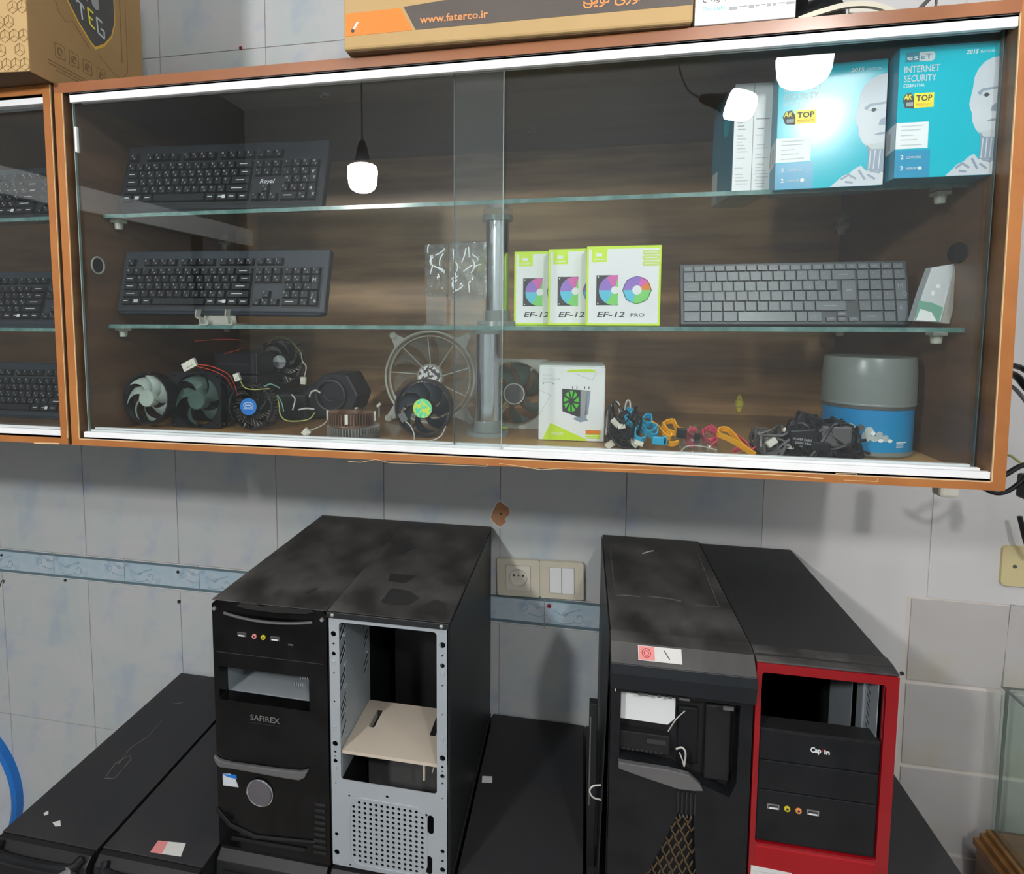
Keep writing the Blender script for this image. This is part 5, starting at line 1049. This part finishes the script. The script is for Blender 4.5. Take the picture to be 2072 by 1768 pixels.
q = T.mb(); pts = arc([(440,1630),(470,1665),(520,1688),(640,1700),(640,1704),(515,1694),(465,1671),(438,1638)]); q.prism(pts, (0, -.003, 0)); q.build('lower_trim', 'bezeldark', T, bevel=.001)
q = T.mb(); pr = Print(q, frame((0, 0, .1426), (1, 0, 0), (0, 1, 0)), .0002); c = AZ(631, 1196, .1426)
pr.poly([(c.x-.006, c.y-.010), (c.x+.001, c.y-.012), (c.x+.004, c.y+.006), (c.x+.006, c.y+.014), (c.x-.002, c.y+.010), (c.x-.008, c.y)], 0)
pts = [AZ(x, y, .1426) for x, y in ((478,1226),(488,1219),(510,1219),(530,1227),(560,1226),(600,1232),(630,1232),(634,1238),(620,1242),(560,1240),(500,1232))]; pr.poly([(p.x, p.y) for p in pts], 0); q.build('wiped_dust', 'wiped', T, recalc=False, kind='stuff')
for x in (x0+.02, x1-.02):
    for y in (-.37, -.04): T.mb().cyl((x, y, ZL), (x, y, ZL+.0045), .009, n=16).build('foot', 'black', T)

# --- second: open metal frame
T = Thing('computer_tower', 'tower with its front off, showing bare grey steel frame and beige drive shelf', 'computer', (1.14, -.2, ZL), group=GT); x0, x1 = 1.0495, 1.2325
shell(T, x0, x1, -.417, -.006, ZL+.004, .1425); Yf = -.4185
q = T.mb(); q.box(x0-.0005, x1+.0005, -.4215, -.417, .1335, .1425); q.build('cover_lip', 'case', T, bevel=.0008)
for x in (1.0585, 1.2225): q = T.mb(); q.ball((x, -.4215, .1385), .0034, 0, 8); q.build('screw', 'alu', T)
Lz = lambda yc: .1325-(yc-70)/1670*.3985; Rz = lambda yc: .1325-(yc-150)/1618*.3705
holes = [rrect(1.0675, -.1170, 1.2150, .1275, .005)]
for yc, r in ((170,.0042),(233,.0018),(297,.0032),(423,.0014),(608,.0014),(793,.0014),(885,.0043),(940,.0018),(968,.0012),(1000,.0033),(1148,.0013),(1492,.0030),(1614,.0042)): holes.append(circ(1.0588, Lz(yc), r, 12))
for yc, r in ((250,.0045),(318,.0018),(383,.0035),(512,.0018),(703,.0014),(992,.0045),(1052,.0020),(1080,.0012),(1112,.0033),(1160,.0018),(1262,.0011),(1622,.0032),(1688,.0020),(1748,.0040)): holes.append(circ(1.2232, Rz(yc), r, 12))
mx0, mx1, mz0, mz1 = 1.0868, 1.1925, -.2435, -.1500
for i in range(13):
    for j in range(13):
        if (i+j < 1) or (i-j > 11) or (j-i > 11) or (i+j > 23): continue
        zz = mz1-j*(mz1-mz0)/12; holes.append(circ(mx0+i*(mx1-mx0)/12, zz, .0025, 8))
holes += [circ(1.1392, -.1335, .0024, 10), circ(1.0800, -.1415, .0018, 10), circ(1.1990, -.1520, .0022, 10), circ(1.0800, -.2530, .0018, 10)]
slot = lambda cx, a_, b_, r: [(cx+r*math.cos(t), b_+r*math.sin(t)) for t in [PI*k/6 for k in range(7)]]+[(cx+r*math.cos(t), a_+r*math.sin(t)) for t in [PI+PI*k/6 for k in range(7)]]
holes += [slot(1.2055, -.1760, -.1560, .0048), slot(1.2030, -.2400, -.2200, .0048)]
q = T.mb(); vs, fs = fill2d(rrect(1.0520, ZL+.004, 1.2300, .1325, .001), holes, .0012); q.add(vs, fs, 0, FX(0, 0, Yf)); q.build('front_frame', 'steel', T)
q = T.mb(); vs, fs = fill2d([(a_*1.0, b_*1.0) for a_, b_ in rrect(mx0-.008, mz0-.008, mx1+.008, mz1+.008, .020, 3)], [rrect(mx0-.0058, mz0-.0058, mx1+.0058, mz1+.0058, .019, 3)], .0016); q.add(vs, fs, 0, FX(0, 0, Yf-.0006)); q.build('pressed_rim', 'steel', T, bevel=.0005)
for l, x in (((355, 780, 1045, 1680), 1.0588), ((435, 865), 1.2232)):
    for yc in l: zz = (Lz if x < 1.1 else Rz)(yc); q = T.mb(); q.box(x-.0024, x+.0024, Yf-.0016, Yf, zz-.0034, zz+.0034); q.build('pressed_tab', 'steel', T, bevel=.0006)
# drive cage walls with slanted slots
hl = []
for y0_, lst in ((-.4130, (.116, .103, .078, .067, .038, .027, -.004, -.015, -.026, -.048)), (-.3140, (.113, .085, .074, .046, .035, .004, -.008))):
    for zz in lst: hl.append([(y0_, zz-.0125), (y0_+.022, zz+.0030), (y0_+.022, zz+.0110), (y0_, zz-.0045)])
def cage(x, nm='drive_cage'):
    q = T.mb(); vs, fs = fill2d([(-.4170, -.1160), (-.285, -.1160), (-.285, .1285), (-.4170, .1285)], hl, .001); q.add(vs, fs, 0, frame((x, 0, 0), (0, 1, 0), (0, 0, 1))); o = q.build(nm, 'steel_in', T)
    for y_, zz in ((-.396, .098), (-.396, .052), (-.396, .016), (-.396, -.022), (-.396, -.060), (-.297, .018)): 
        q = T.mb(); sx = .003 if x < 1.1 else -.003; q.box(min(x, x+sx), max(x, x+sx), y_-.004, y_+.004, zz-.0025, zz+.0015); q.build('support_tab', 'steel', o)
cage(1.0660); cage(1.2165)
T.mb().box(1.0530, 1.0535, -.4170, -.25, -.118, .130).build('slot_shade_sheet', 'darkin', T)  # dark sheet added behind the cage wall so its slots read as shade
hs = [(1.0885, -.345), (1.0955, -.345), (1.1075, -.300), (1.1005, -.300)]; hs = rrect(1.0885, -.357, 1.0985, -.312, .003); h2 = rrect(1.1885, -.357, 1.1985, -.312, .003)
q = T.mb(); vs, fs = fill2d([(1.0672, -.414), (1.2150, -.414), (1.2150, -.290), (1.0672, -.290)], [hs, h2], .0012); q.add(vs, fs, 0, Matrix.Translation((0, 0, -.0740))); q.box(1.0672, 1.2150, -.4152, -.414, -.0785, -.0734); sfo = q.build('drive_shelf', 'beigeshelf', T)
for xx in (1.0885, 1.1985): q = T.mb(); q.box(xx-.0006, xx+.0006, -.357, -.312, -.086, -.0735); q.build('slot_lip', 'beigeshelf', sfo)
T.mb().box(1.0670, 1.0682, -.414, -.29, -.117, -.0745).build('shelf_side', 'steel_in', T); T.mb().box(1.2142, 1.2152, -.414, -.29, -.117, -.0745).build('shelf_side', 'steel_in', T)
q = T.mb(); q.cyl((1.1895, -.395, -.117), (1.1895, -.395, -.0785), .0020, n=10); q.build('post', 'beigeshelf', T)
q = T.mb(); q.tube([(1.1985, -.38, -.116), (1.203, -.375, -.100), (1.208, -.36, -.085)], .0010, 6); q.build('wire', 'wwire', T)
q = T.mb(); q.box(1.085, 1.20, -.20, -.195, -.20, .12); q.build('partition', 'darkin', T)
q = T.mb(); q.box(1.068, 1.214, -.30, -.298, -.24, -.085); q.build('lower_cage_plate', 'bezelgrey', T)
q = T.mb(); q.box(x1, x1+.0012, -.415, -.02, ZL+.006, .1375); q.build('side_cover', 'case', T)
pr_pts = [((770,1218),(792,1190),(830,1196),(848,1210),(828,1224),(795,1226)), ((850,1230),(880,1212),(905,1222),(893,1236),(858,1238)), ((790,1160),(840,1165),(820,1180),(785,1175)), ((800,1110),(830,1098),(840,1108),(812,1122))]
q = T.mb(); pr = Print(q, frame((0, 0, .1426), (1, 0, 0), (0, 1, 0)), .0002)
for l in pr_pts: pr.poly([(p.x, p.y) for p in [AZ(x, y, .1426) for x, y in l]][::-1], 0)
q.build('wiped_dust', 'wiped', T, recalc=False, kind='stuff')
for x in (x0+.02, x1-.02):
    for y in (-.39, -.04): T.mb().cyl((x, y, ZL), (x, y, ZL+.0045), .009, n=16).build('foot', 'black', T)

# --- third: broken front with sticker
T = Thing('computer_tower', 'dusty black tower with a red and white sticker and broken-open front', 'computer', (1.545, -.2, ZL), group=GT); x0, x1 = 1.4560, 1.6340
shell(T, x0, x1, -.390, -.006, ZL+.004, .1425)
q = T.mb(); q.hexa([(1.4440, -.392, ZL+.006), (1.4455, -.392, ZL+.006), (1.4530, -.01, ZL+.006), (1.4515, -.01, ZL+.006)], [(1.4535, -.400, .1400), (1.4550, -.400, .1400), (1.4550, -.01, .1400), (1.4535, -.01, .1400)]); q.build('side_cover', 'case', T)
q = T.mb(); prof = [(-.390, .1430), (-.412, .1385), (-.4300, .1180), (-.4330, .1050), (-.4300, .0820), (-.418, .0790), (-.390, .0790)]
q.prism([(x0-.001, y, z) for y, z in prof[:3]]+[(x0-.001, -.390, .1180)], (x1-x0+.002, 0, 0)); q.build('bezel_cap', 'dust', T, bevel=.001)
q = T.mb(); q.prism([(x0-.001, -.390, .1180)]+[(x0-.001, y, z) for y, z in prof[2:]], (x1-x0+.002, 0, 0)); q.build('bezel_band', 'kb', T, bevel=.001)
Yf = -.4185
op = [(1.4690-1.545, -.0200), (1.5400-1.545, -.0300), (1.5780-1.545, -.0450), (1.6100-1.545, -.0560), (1.6180-1.545, -.0350), (1.6190-1.545, .0720), (1.4690-1.545, .0720)]
fun = [(1.5480-1.545, -.0850), (1.5665-1.545, -.0880), (1.5740-1.545, -.2000), (1.5400-1.545, -.2550), (1.4900-1.545, -.2350)]
q = T.mb(); vs, fs = fill2d([(-.0885, ZL+.002), (.0895, ZL+.002), (.0895, .0795), (-.0885, .0795)], [op, fun], .022); q.add(vs, fs, 0, FX(1.545, 0, Yf+.011)); q.build('front_bezel', 'black', T, bevel=.0015)
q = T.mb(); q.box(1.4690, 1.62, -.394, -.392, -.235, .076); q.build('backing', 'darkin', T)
q = T.mb(); pts = [(1.4705, -.405, .0262), (1.5325, -.403, .0235), (1.5415, -.403, .0335), (1.5415, -.403, .0655), (1.4705, -.405, .0665)]; q.prism(pts, (0, .0012, 0)); q.build('white_plate', 'white', T)
q = T.mb(); q.box(1.470, 1.535, -.408, -.396, -.017, .010); q.build('drive_face', 'bezeldark', T, bevel=.001)
q = T.mb()
for i in range(9): q.box(1.474+i*.006, 1.477+i*.006, -.409, -.407, -.016, -.013)
q.box(1.505, 1.53, -.410, -.407, -.002, .004); q.build('drive_slot', 'ink', T)
q = T.mb(); q.box(1.580, 1.612, -.405, -.395, -.045, .060); q.build('inner_panel', 'bezeldark', T, bevel=.002)
q = T.mb(); q.box(1.546, 1.572, -.400, -.394, -.030, .050); q.build('inner_panel', 'black', T, bevel=.002)
for x, w_ in ((1.4975, .013), (1.518, .005), (1.5315, .005), (1.550, .013), (1.604, .013)):
    q = T.mb(); q.box(x-w_/2, x+w_/2, -.4225, -.4195, .0720 if x < 1.6 else .0655, .0748 if x < 1.6 else .0705); q.build('front_port', 'silver', T, bevel=.0004)
q = T.mb(); pts = [A(x, y, -.4195) for x, y in ((1250,1533),(1290,1540),(1350,1549),(1393,1560),(1415,1580),(1421,1592),(1402,1592),(1370,1588),(1310,1568),(1251,1547))]; q.prism(pts, (0, -.008, 0)); q.build('grey_trim', 'silver', T, bevel=.0012)
for i in range(5): q = T.mb(); x = 1.5445+.0055*i; q.box(x, x+.0022, Yf-.0025, Yf, -.0870, -.0560); q.build('rib', 'case', T)
q = T.mb()
for i in range(4): q.box(1.5475+i*.005, 1.5490+i*.005, Yf-.003, Yf, -.0915, -.0890)
q.build('indicator_pin', 'silver', T)
q = T.mb(); n_ = 0
for r_ in range(13):
    zz = -.0980-r_*.0105
    for c_ in range(-5, 6):
        cx = 1.560-.0016*r_+c_*.0125+(r_ % 2)*.00625; xl = 1.5475-(zz+.085)*-.40; xl = 1.5480+(zz+.085)*.40; xrr = 1.5670+(-.088-zz)*.06
        if xl < cx < xrr: q.strap([(cx-.0052, Yf+.004, zz+.0028), (cx, Yf-.001, zz-.0020), (cx+.0052, Yf+.004, zz+.0028)], (0, 0, .0026), .0012, smooth=1)
q.build('grille', 'bronze', T, kind='stuff')
q = T.mb(); q.tube(P3([(1352,1479,-.402),(1368,1455,-.405),(1386,1438,-.400)]), .0008, 6); q.tube(P3([(1368,1515,-.410),(1380,1512,-.412),(1387,1522,-.414),(1386,1540,-.414),(1384,1550,-.414)]), .0013, 6); q.tube(P3([(1375,1522,-.412),(1381,1538,-.414),(1384,1550,-.414)]), .0009, 6); q.build('wire', 'wwire', T, smooth=True)
q = T.mb(); q.tube(P3([(1216,1588,-.40),(1200,1590,-.402),(1193,1600,-.404),(1200,1613,-.404),(1216,1618,-.40)]), .0012, 6); q.build('wire', 'wwire', T, smooth=True)
sl0, sl1 = Vector((0, -.412, .1385)), Vector((0, -.430, .1180)); X = frame((A(1291, 1345, -.424).x, sl1.y+.0035, sl1.z+.004), (1, 0, .0), sl0-sl1); wS = A(1380, 1345, -.424).x-A(1291, 1345, -.424).x
X = X @ Matrix.Translation((0, 0, .0008))
q = T.mb(); pr = Print(q, X, .0006); pr.rect(0, .001, wS, .0195, 0); pr.rect(.0008, .0018, wS*.38, .0187, 1, .0004); pr.ring(wS*.19, .0105, .0055, .0009, 2, .0008, 14); pr.ring(wS*.19, .0105, .0030, .0008, 2, .0008, 10); pr.line((wS*.60, .016), (wS*.72, .005), .0011, 3, .0006); q.build('warranty_sticker', ['paper', 'pinkst', 'redsatin', 'ink'], T, recalc=False)
q = T.mb(); pr = Print(q, frame((0, 0, .1427), (1, 0, 0), (0, 1, 0)), .0003); PZ = lambda l: [(p.x, p.y) for p in [AZ(x, y, .1427) for x, y in l]]
pr.path(PZ([(1246,1204),(1270,1204),(1300,1208)]), .003, 0); pr.path(PZ([(1312,1206),(1350,1210),(1378,1216)]), .0035, 0); pr.path(PZ([(1400,1222),(1452,1228)]), .003, 0); pr.path(PZ([(1235,1112),(1240,1160),(1246,1202)]), .0018, 0); pr.path(PZ([(1408,1108),(1430,1165),(1455,1228)]), .0018, 0); pr.path(PZ([(1300,1120),(1312,1116),(1322,1114)]), .0035, 1); q.build('dust_streak', ['smear', 'paper'], T, recalc=False)
q = T.mb(); q.box(1.4612, 1.4625, -.4225, -.4185, .094-.02, .1005-.02); q.build('scuff', 'paper', T)
for x in (x0+.02, x1-.02):
    for y in (-.37, -.04): T.mb().cyl((x, y, ZL), (x, y, ZL+.0045), .009, n=16).build('foot', 'black', T)

# --- fourth: red and black
T = Thing('computer_tower', 'red-framed black tower with an empty drive bay, beside the sticker-marked dusty tower', 'computer', (1.72, -.2, ZL), group=GT); x0, x1 = 1.6375, 1.7985
shell(T, x0, x1, -.4095, -.006, ZL+.004, .1385, top='dust2')
q = T.mb(); prof = [(-.385, .1400), (-.400, .1395), (-.4185, .1355), (-.4185, .1330), (-.385, .1330)]; q.prism([(x0-.001, y, z) for y, z in prof], (x1-x0+.002, 0, 0)); q.build('bezel_cap', 'dust', T, bevel=.001)
Yf = -.4200; cxx = 1.718
fo = [(x0-.001-cxx, ZL+.002), (x1+.0005-cxx, ZL+.002), (x1+.0005-cxx, .1330), (x0-.001-cxx, .1335)]
q = T.mb(); vs, fs = fill2d(fo, [rrect(1.6430-cxx, -.1115, 1.7850-cxx, .1215, .004)], .010); q.add(vs, fs, 0, FX(cxx, 0, Yf+.005)); q.build('red_frame', 'red', T, bevel=.003, seg=3)
for z0_, z1_ in ((.0020, .0425), (-.0390, .0012), (-.1105, -.0398)): q = T.mb(); q.box(1.6440, 1.7845, Yf+.0035, Yf+.020, z0_, z1_); q.build('bay_cover', 'black', T, bevel=.0012)
q = T.mb(); q.box(1.6435, 1.7845, Yf+.004, Yf+.03, .0425, .0448); q.build('bay_ledge', 'bezeldark', T)
q = T.mb(); q.box(1.7815, 1.7825, -.4080, -.350, -.060, .1195); q.build('drive_cage', 'steel_in', T, bevel=.0004)
q = T.mb(); q.box(1.7815, 1.7825, -.3350, -.262, -.080, .1195); q.build('drive_cage', 'steel_in', T, bevel=.0004)
q = T.mb(); q.box(1.7785, 1.7812, -.3750, -.371, -.040, .118); q.build('cage_rib', 'steel', T)
for i in range(12): q = T.mb(); z = .112-i*.0102; q.prism([(1.7812, -.3880, z-.003), (1.7812, -.3800, z+.0035), (1.7812, -.3800, z+.0055), (1.7812, -.3880, z-.0008)], (.0004, 0, 0)); q.build('cage_slot', 'ink', T)
for z in (.112, .078, .050): q = T.mb(); q.box(1.6435, 1.6530-.003*(z < .1), -.395, -.390, z-.005, z+.005); q.build('side_clip', 'bezelgrey', T)
q = T.mb(); pr = Print(q, FX(0, 0, Yf+.0035), .0006); pr.text('Cap', 1.7045, .0205, .0068, 0, w=.0125, bold=.035); pr.text('in', 1.7205, .0200, .0062, 0, w=.0065, bold=.035); pr.rect(1.7180, .0225, 1.7190, .0262, 1); q.build('lettering', ['white', 'redsatin'], T, recalc=False)
ports(T, [('U', (1.6640, -.0610)), ('y', (1.6808, -.0612)), ('o', (1.6943, -.0616)), ('U', (1.7110, -.0614))], Yf+.0035)
q = T.mb(); q.box(1.6430, 1.7855, Yf-.001, Yf+.018, ZL+.004, -.1135); q.build('red_band', 'redsatin', T, bevel=.003)
q = T.mb(); X = FX(1.6388, -.1700, Yf-.0008); pr = Print(q, X, .0005); pr.poly([(0,0),(.050,-.004),(.0495,.0245),(.0005,.0265)], 0)
for i in range(4): pr.rect(.004, .0195-i*.0045, .004+.040*random.uniform(.6, 1), .0205-i*.0045, 1, .0004)
q.build('paper_label', ['paper', 'greylight'], T, recalc=False)
for x in (x0+.02, x1-.02):
    for y in (-.37, -.04): T.mb().cyl((x, y, ZL), (x, y, ZL+.0045), .009, n=16).build('foot', 'black', T)

# ================================================================== computer towers, lower row (their tops carry the upper row)
GL = 'black computer towers standing on the floor in the lower row'; FZ = -.68; ZC = -.2615
T = Thing('work_bench', 'plain dark bench top carrying the stacked computer towers', 'bench', (1.24, -.3, -1.25))
T.mb().box(.44, 2.04, -.60, -.012, -.705, FZ).build('bench_top', 'wood_side', T, bevel=.002)
for x in (.47, 1.98):
    for y in (-.57, -.06): T.mb().box(x, x+.04, y, y+.03, -1.25, -.705).build('leg', 'case', T)
def low_tower(label, x0, x1, yf=-.455, yb=-.006, extras=None, top='dust2'):
    T = Thing('computer_tower', label, 'computer', ((x0+x1)/2, -.22, FZ), group=GL)
    T.mb().box(x0, x1, yf+.022, yb, FZ+.010, ZC-.0015).build('case_shell', 'case', T)
    T.mb().box(x0-.0004, x1+.0004, yf+.022, yb, ZC-.0015, ZC).build('top_cover', top, T, bevel=.0006)
    q = T.mb(); pf = [(yf+.022, ZC-.001), (yf+.012, ZC-.002), (yf, ZC-.012), (yf-.004, ZC-.05), (yf-.004, FZ+.008), (yf+.022, FZ+.008)]; q.prism([(x0+.0005, y, z) for y, z in pf], (x1-x0-.001, 0, 0)); q.build('front_bezel', 'bezeldark', T, bevel=.002)
    for i in range(2): q = T.mb(); q.box(x0+.015, x1-.015, yf-.0055, yf-.003, ZC-.065-.046*i, ZC-.024-.046*i); q.build('bay_cover', 'black', T, bevel=.001)
    for x in (x0+.02, x1-.02):
        for y in (yf+.05, yb-.04): T.mb().cyl((x, y, FZ), (x, y, FZ+.0102), .009, n=16).build('foot', 'black', T)
    if extras: extras(T, x0, x1, yf)
def ex1(T, x0, x1, yf):
    q = T.mb(); q.tube([(x0+.012, yf+.006, ZC-.004), (x0+.030, yf-.010, ZC-.010), (x1-.03, yf-.010, ZC-.010), (x1-.012, yf+.006, ZC-.004)], .0075, 10); q.build('bezel_ridge', 'black', T, smooth=True)
    c = AZ(137, 1747, ZC-.014); c = Vector((x1-.022, yf-.016, ZC-.012)); q = T.mb(); q.lathe([(.0004, .004), (.0095, .003), (.0105, 0), (.0105, -.010)], c, Vector((0, -.75, .66)), 24, X=None); q.build('round_button', 'silver', T, smooth=True)
    q = T.mb(); pr = Print(q, frame((0, 0, ZC+.0001), (1, 0, 0), (0, 1, 0)), .0003); PZ = lambda l: [(p.x, p.y) for p in [AZ(x, y, ZC) for x, y in l]]
    pr.path(PZ([(215,1570),(233,1545),(262,1528),(266,1535),(232,1575),(212,1574)]), .0016, 0); pr.path(PZ([(240,1545),(265,1512),(300,1490),(330,1455)]), .0012, 0); pr.poly(PZ([(106,1664),(122,1660),(123,1671),(112,1672)])[::-1], 1); pr.poly(PZ([(88,1645),(98,1640),(98,1647),(90,1650)])[::-1], 1); pr.path(PZ([(350,1424),(380,1420)]), .0016, 0); q.build('scuff', ['smear', 'paper'], T, recalc=False)
def ex2(T, x0, x1, yf):
    q = T.mb(); pr = Print(q, frame((0, 0, ZC+.0001), (1, 0, 0), (0, 1, 0)), .0003); PZ = lambda l: [(p.x, p.y) for p in [AZ(x, y, ZC) for x, y in l]]
    pr.poly(PZ([(304,1724),(320,1701),(376,1706),(366,1733)])[::-1], 0); pr.poly(PZ([(304,1724),(320,1701),(340,1703),(327,1728)])[::-1], 1, .0003); q.build('warranty_sticker', ['paper', 'pinkst'], T, recalc=False)
    q = T.mb(); q.tube([(x0+.020, yf+.004, ZC-.004), (x0+.035, yf-.008, ZC-.012), (x1-.03, yf-.008, ZC-.012), (x1-.012, yf+.006, ZC-.004)], .006, 10); q.build('bezel_ridge', 'black', T, smooth=True)
def ex5(T, x0, x1, yf):
    q = T.mb(); pr = Print(q, frame((0, 0, ZC+.0001), (1, 0, 0), (0, 1, 0)), .0004); PZ = lambda l: [(p.x, p.y) for p in [AZ(x, y, ZC) for x, y in l]]; pr.poly(PZ([(975,1583),(976,1570),(996,1571),(996,1584)])[::-1], 0); q.build('paper_scrap', 'white', T, recalc=False)
low_tower('low black tower with a scuffed top and round silver button, by the blue dial', .4995, .6760, yf=-.488, extras=ex1)
low_tower('low black tower with a pink and white sticker on its top front corner', .6830, .8580, yf=-.482, extras=ex2)
low_tower('low black tower directly under the glossy tower with the round button', .8620, 1.0450, yf=-.432)
low_tower('low black tower directly under the open grey steel frame', 1.0490, 1.2340, yf=-.432)
low_tower('low black tower with a scrap of white paper on its top, beside the open frame', 1.2400, 1.4250, extras=ex5)
low_tower('low black tower directly under the tower with the broken front', 1.4310, 1.6150)
low_tower('low black tower directly under the red-framed tower', 1.6190, 1.8000)
low_tower('low black tower with a plain grey-black top, beside the glass case', 1.8040, 1.9830)
T = Thing('upright_bar', 'thin black upright bar standing beside the broken-front tower', 'bar', (1.4475, -.36, ZC)); p0 = A(1226, 1768, -.30)
T.mb().box(1.4300, 1.4420, -.34, -.325, ZC+.0003, .02-.02).build('bar_body', 'case', T, bevel=.001); q = T.mb(); q.box(1.431, 1.433, -.3415, -.3398, -.16, -.02); q.build('bar_trim', 'silver', T)

# ================================================================== right and left edges of the picture
T = Thing('junction_plate', 'yellowed square blank wall plate with one screw on the white plaster', 'wall plate', A(2045, 1138, 0)); p0 = A(2021, 1175, -.003); p1 = A(2021, 1100, -.003)
q = T.mb(); vs, fs = fill2d(rrect(0, 0, .085, .072, .008), [], .006); q.add(vs, fs, 0, FX(p0.x, .1015, -.005)); q.build('plate', 'beigejb', T, bevel=.0015); q = T.mb(); q.cyl((p0.x+.0195, -.0078, .1015+.036), (p0.x+.0195, -.0092, .1015+.036), .0032, n=12); q.build('screw', 'bezelgrey', T)
def cable(label, l, r=.004, m='black', extra=None):
    T = Thing('power_cable', label, 'cord', A(*l[0]) if not isinstance(l[0], Vector) else l[0]); T.mb().tube(P3(l), r, 8).build('sheath', m, T, smooth=True)
    if extra: extra(T)
cable('thick black cord leaving the cabinet side, uppermost of the bundle', [(2040,738,-.12),(2060,742,-.14),(2080,752,-.16),(2130,790,-.18)], .0045)
cable('thickest black cord leaving the cabinet side, second from the top of the bundle', [(2036,752,-.10),(2058,762,-.13),(2078,785,-.15),(2120,830,-.17)], .0055)
cable('grey cord leaving the cabinet side below the two black ones', [(2032,775,-.10),(2052,785,-.13),(2074,810,-.15),(2110,860,-.17)], .003, 'silver')
cable('black cord with a plug sagging under the lower cabinet corner', [(1965,970,-.20),(1985,985,-.20),(2015,998,-.20),(2040,993,-.20),(2065,975,-.20),(2080,962,-.20),(2100,1000,-.2)], .0032, extra=lambda T: T.mb().box(*[A(2066, 1010, -.2).x, A(2090, 1010, -.2).x, -.215, -.185, A(2070, 1010, -.2).z, A(2070, 960, -.2).z]).build('plug', 'black', T, bevel=.004))
cable('black cord running straight up and away from the lower cabinet corner', [(2020,968,-.25),(2040,957,-.25),(2062,944,-.25),(2090,935,-.25)], .0035)
cable('thin pale yellow cord beside the lower cabinet corner', [(2030,920,-.10),(2045,922,-.12),(2062,934,-.15),(2075,945,-.16)], .002, 'ywire')
cable('thin black cord hanging down above the yellowed wall plate', [(2063,1045,-.04),(2068,1065,-.04),(2074,1090,-.04),(2085,1125,-.03)], .004)
T = Thing('cable_clamp', 'small pale plug with a blue tie under the cabinet bottom', 'plug', A(1912, 995, -.25)); q = T.mb(); c = A(1913, 992, -.25); q.box(c.x-.0125, c.x+.0125, -.262, -.238, c.z-.008, ZB-.0005); q.build('plug_body', 'cream2', T, bevel=.004); q = T.mb(); q.box(c.x+.002, c.x+.016, -.266, -.262, ZB-.010, ZB-.002); q.build('tie', 'violet', T)

# glass case on a wooden base, right edge
GX, gy0, gy1, gz0 = 2.118, -.335, -.045, -.330
p = A(2026, 1390, -.045); GX = p.x; zt = p.z
T = Thing('glass_case', 'glass-sided display case on a stepped wooden base beside the plain tiles', 'display case', (GX+.2, -.2, gz0))
for nm, bx in (('glass_pane', (GX, GX+.005, gy0, gy1, gz0, zt)), ('glass_pane', (GX+.005, GX+.46, gy1-.005, gy1, gz0, zt)), ('glass_pane', (GX+.005, GX+.46, gy0, gy0+.005, gz0, zt))):
    o = T.mb().box(*bx).build(nm, 'shelf_glass', T)
    q = T.mb(); e_ = .001; q.box(bx[0]-.0002, bx[1]+.0002, bx[2], bx[3], bx[5], bx[5]+e_*1.5); q.box(bx[0]-.0002, bx[0]+.0045, bx[2]-.0003, bx[2]+e_*2, bx[4], bx[5]); q.build('glass_edge', 'case_edge', o)
for dx_, z0_, z1_ in ((.006, gz0-.010, gz0), (.014, gz0-.022, gz0-.010), (.022, gz0-.036, gz0-.022)): q = T.mb(); q.box(GX-dx_, GX+.48, gy0-.04-dx_, gy1+dx_*.3, z0_, z1_); q.build('wooden_base', 'honey', T, bevel=.0015)
q = T.mb(); q.box(GX-.016, GX+.48, gy0-.03, gy1+.006, -1.25, gz0-.036); q.build('cabinet_body', 'wood_side', T, bevel=.002)

# blue-rimmed round dial at the lower left
c = A(-108, 1595, -.02); r = (A(30, 1595, -.02)-c).length
T = Thing('round_dial', 'round blue-rimmed dial hung on the tiles beside the low scuffed tower', 'wall dial', (c.x, -.001, c.z)); q = T.mb(); q.lathe([(r-.020, -.001), (r-.018, .018), (r-.009, .024), (r-.001, .018), (r, -.001)], (c.x, -.001, c.z), (0, -1, 0), 56); q.build('blue_rim', 'bluep', T, smooth=True)
q = T.mb(); q.lathe([(.0005, .012), (r-.018, .012), (r-.018, 0)], (c.x, -.001, c.z), (0, -1, 0), 56); q.build('dial_face', 'pale', T)
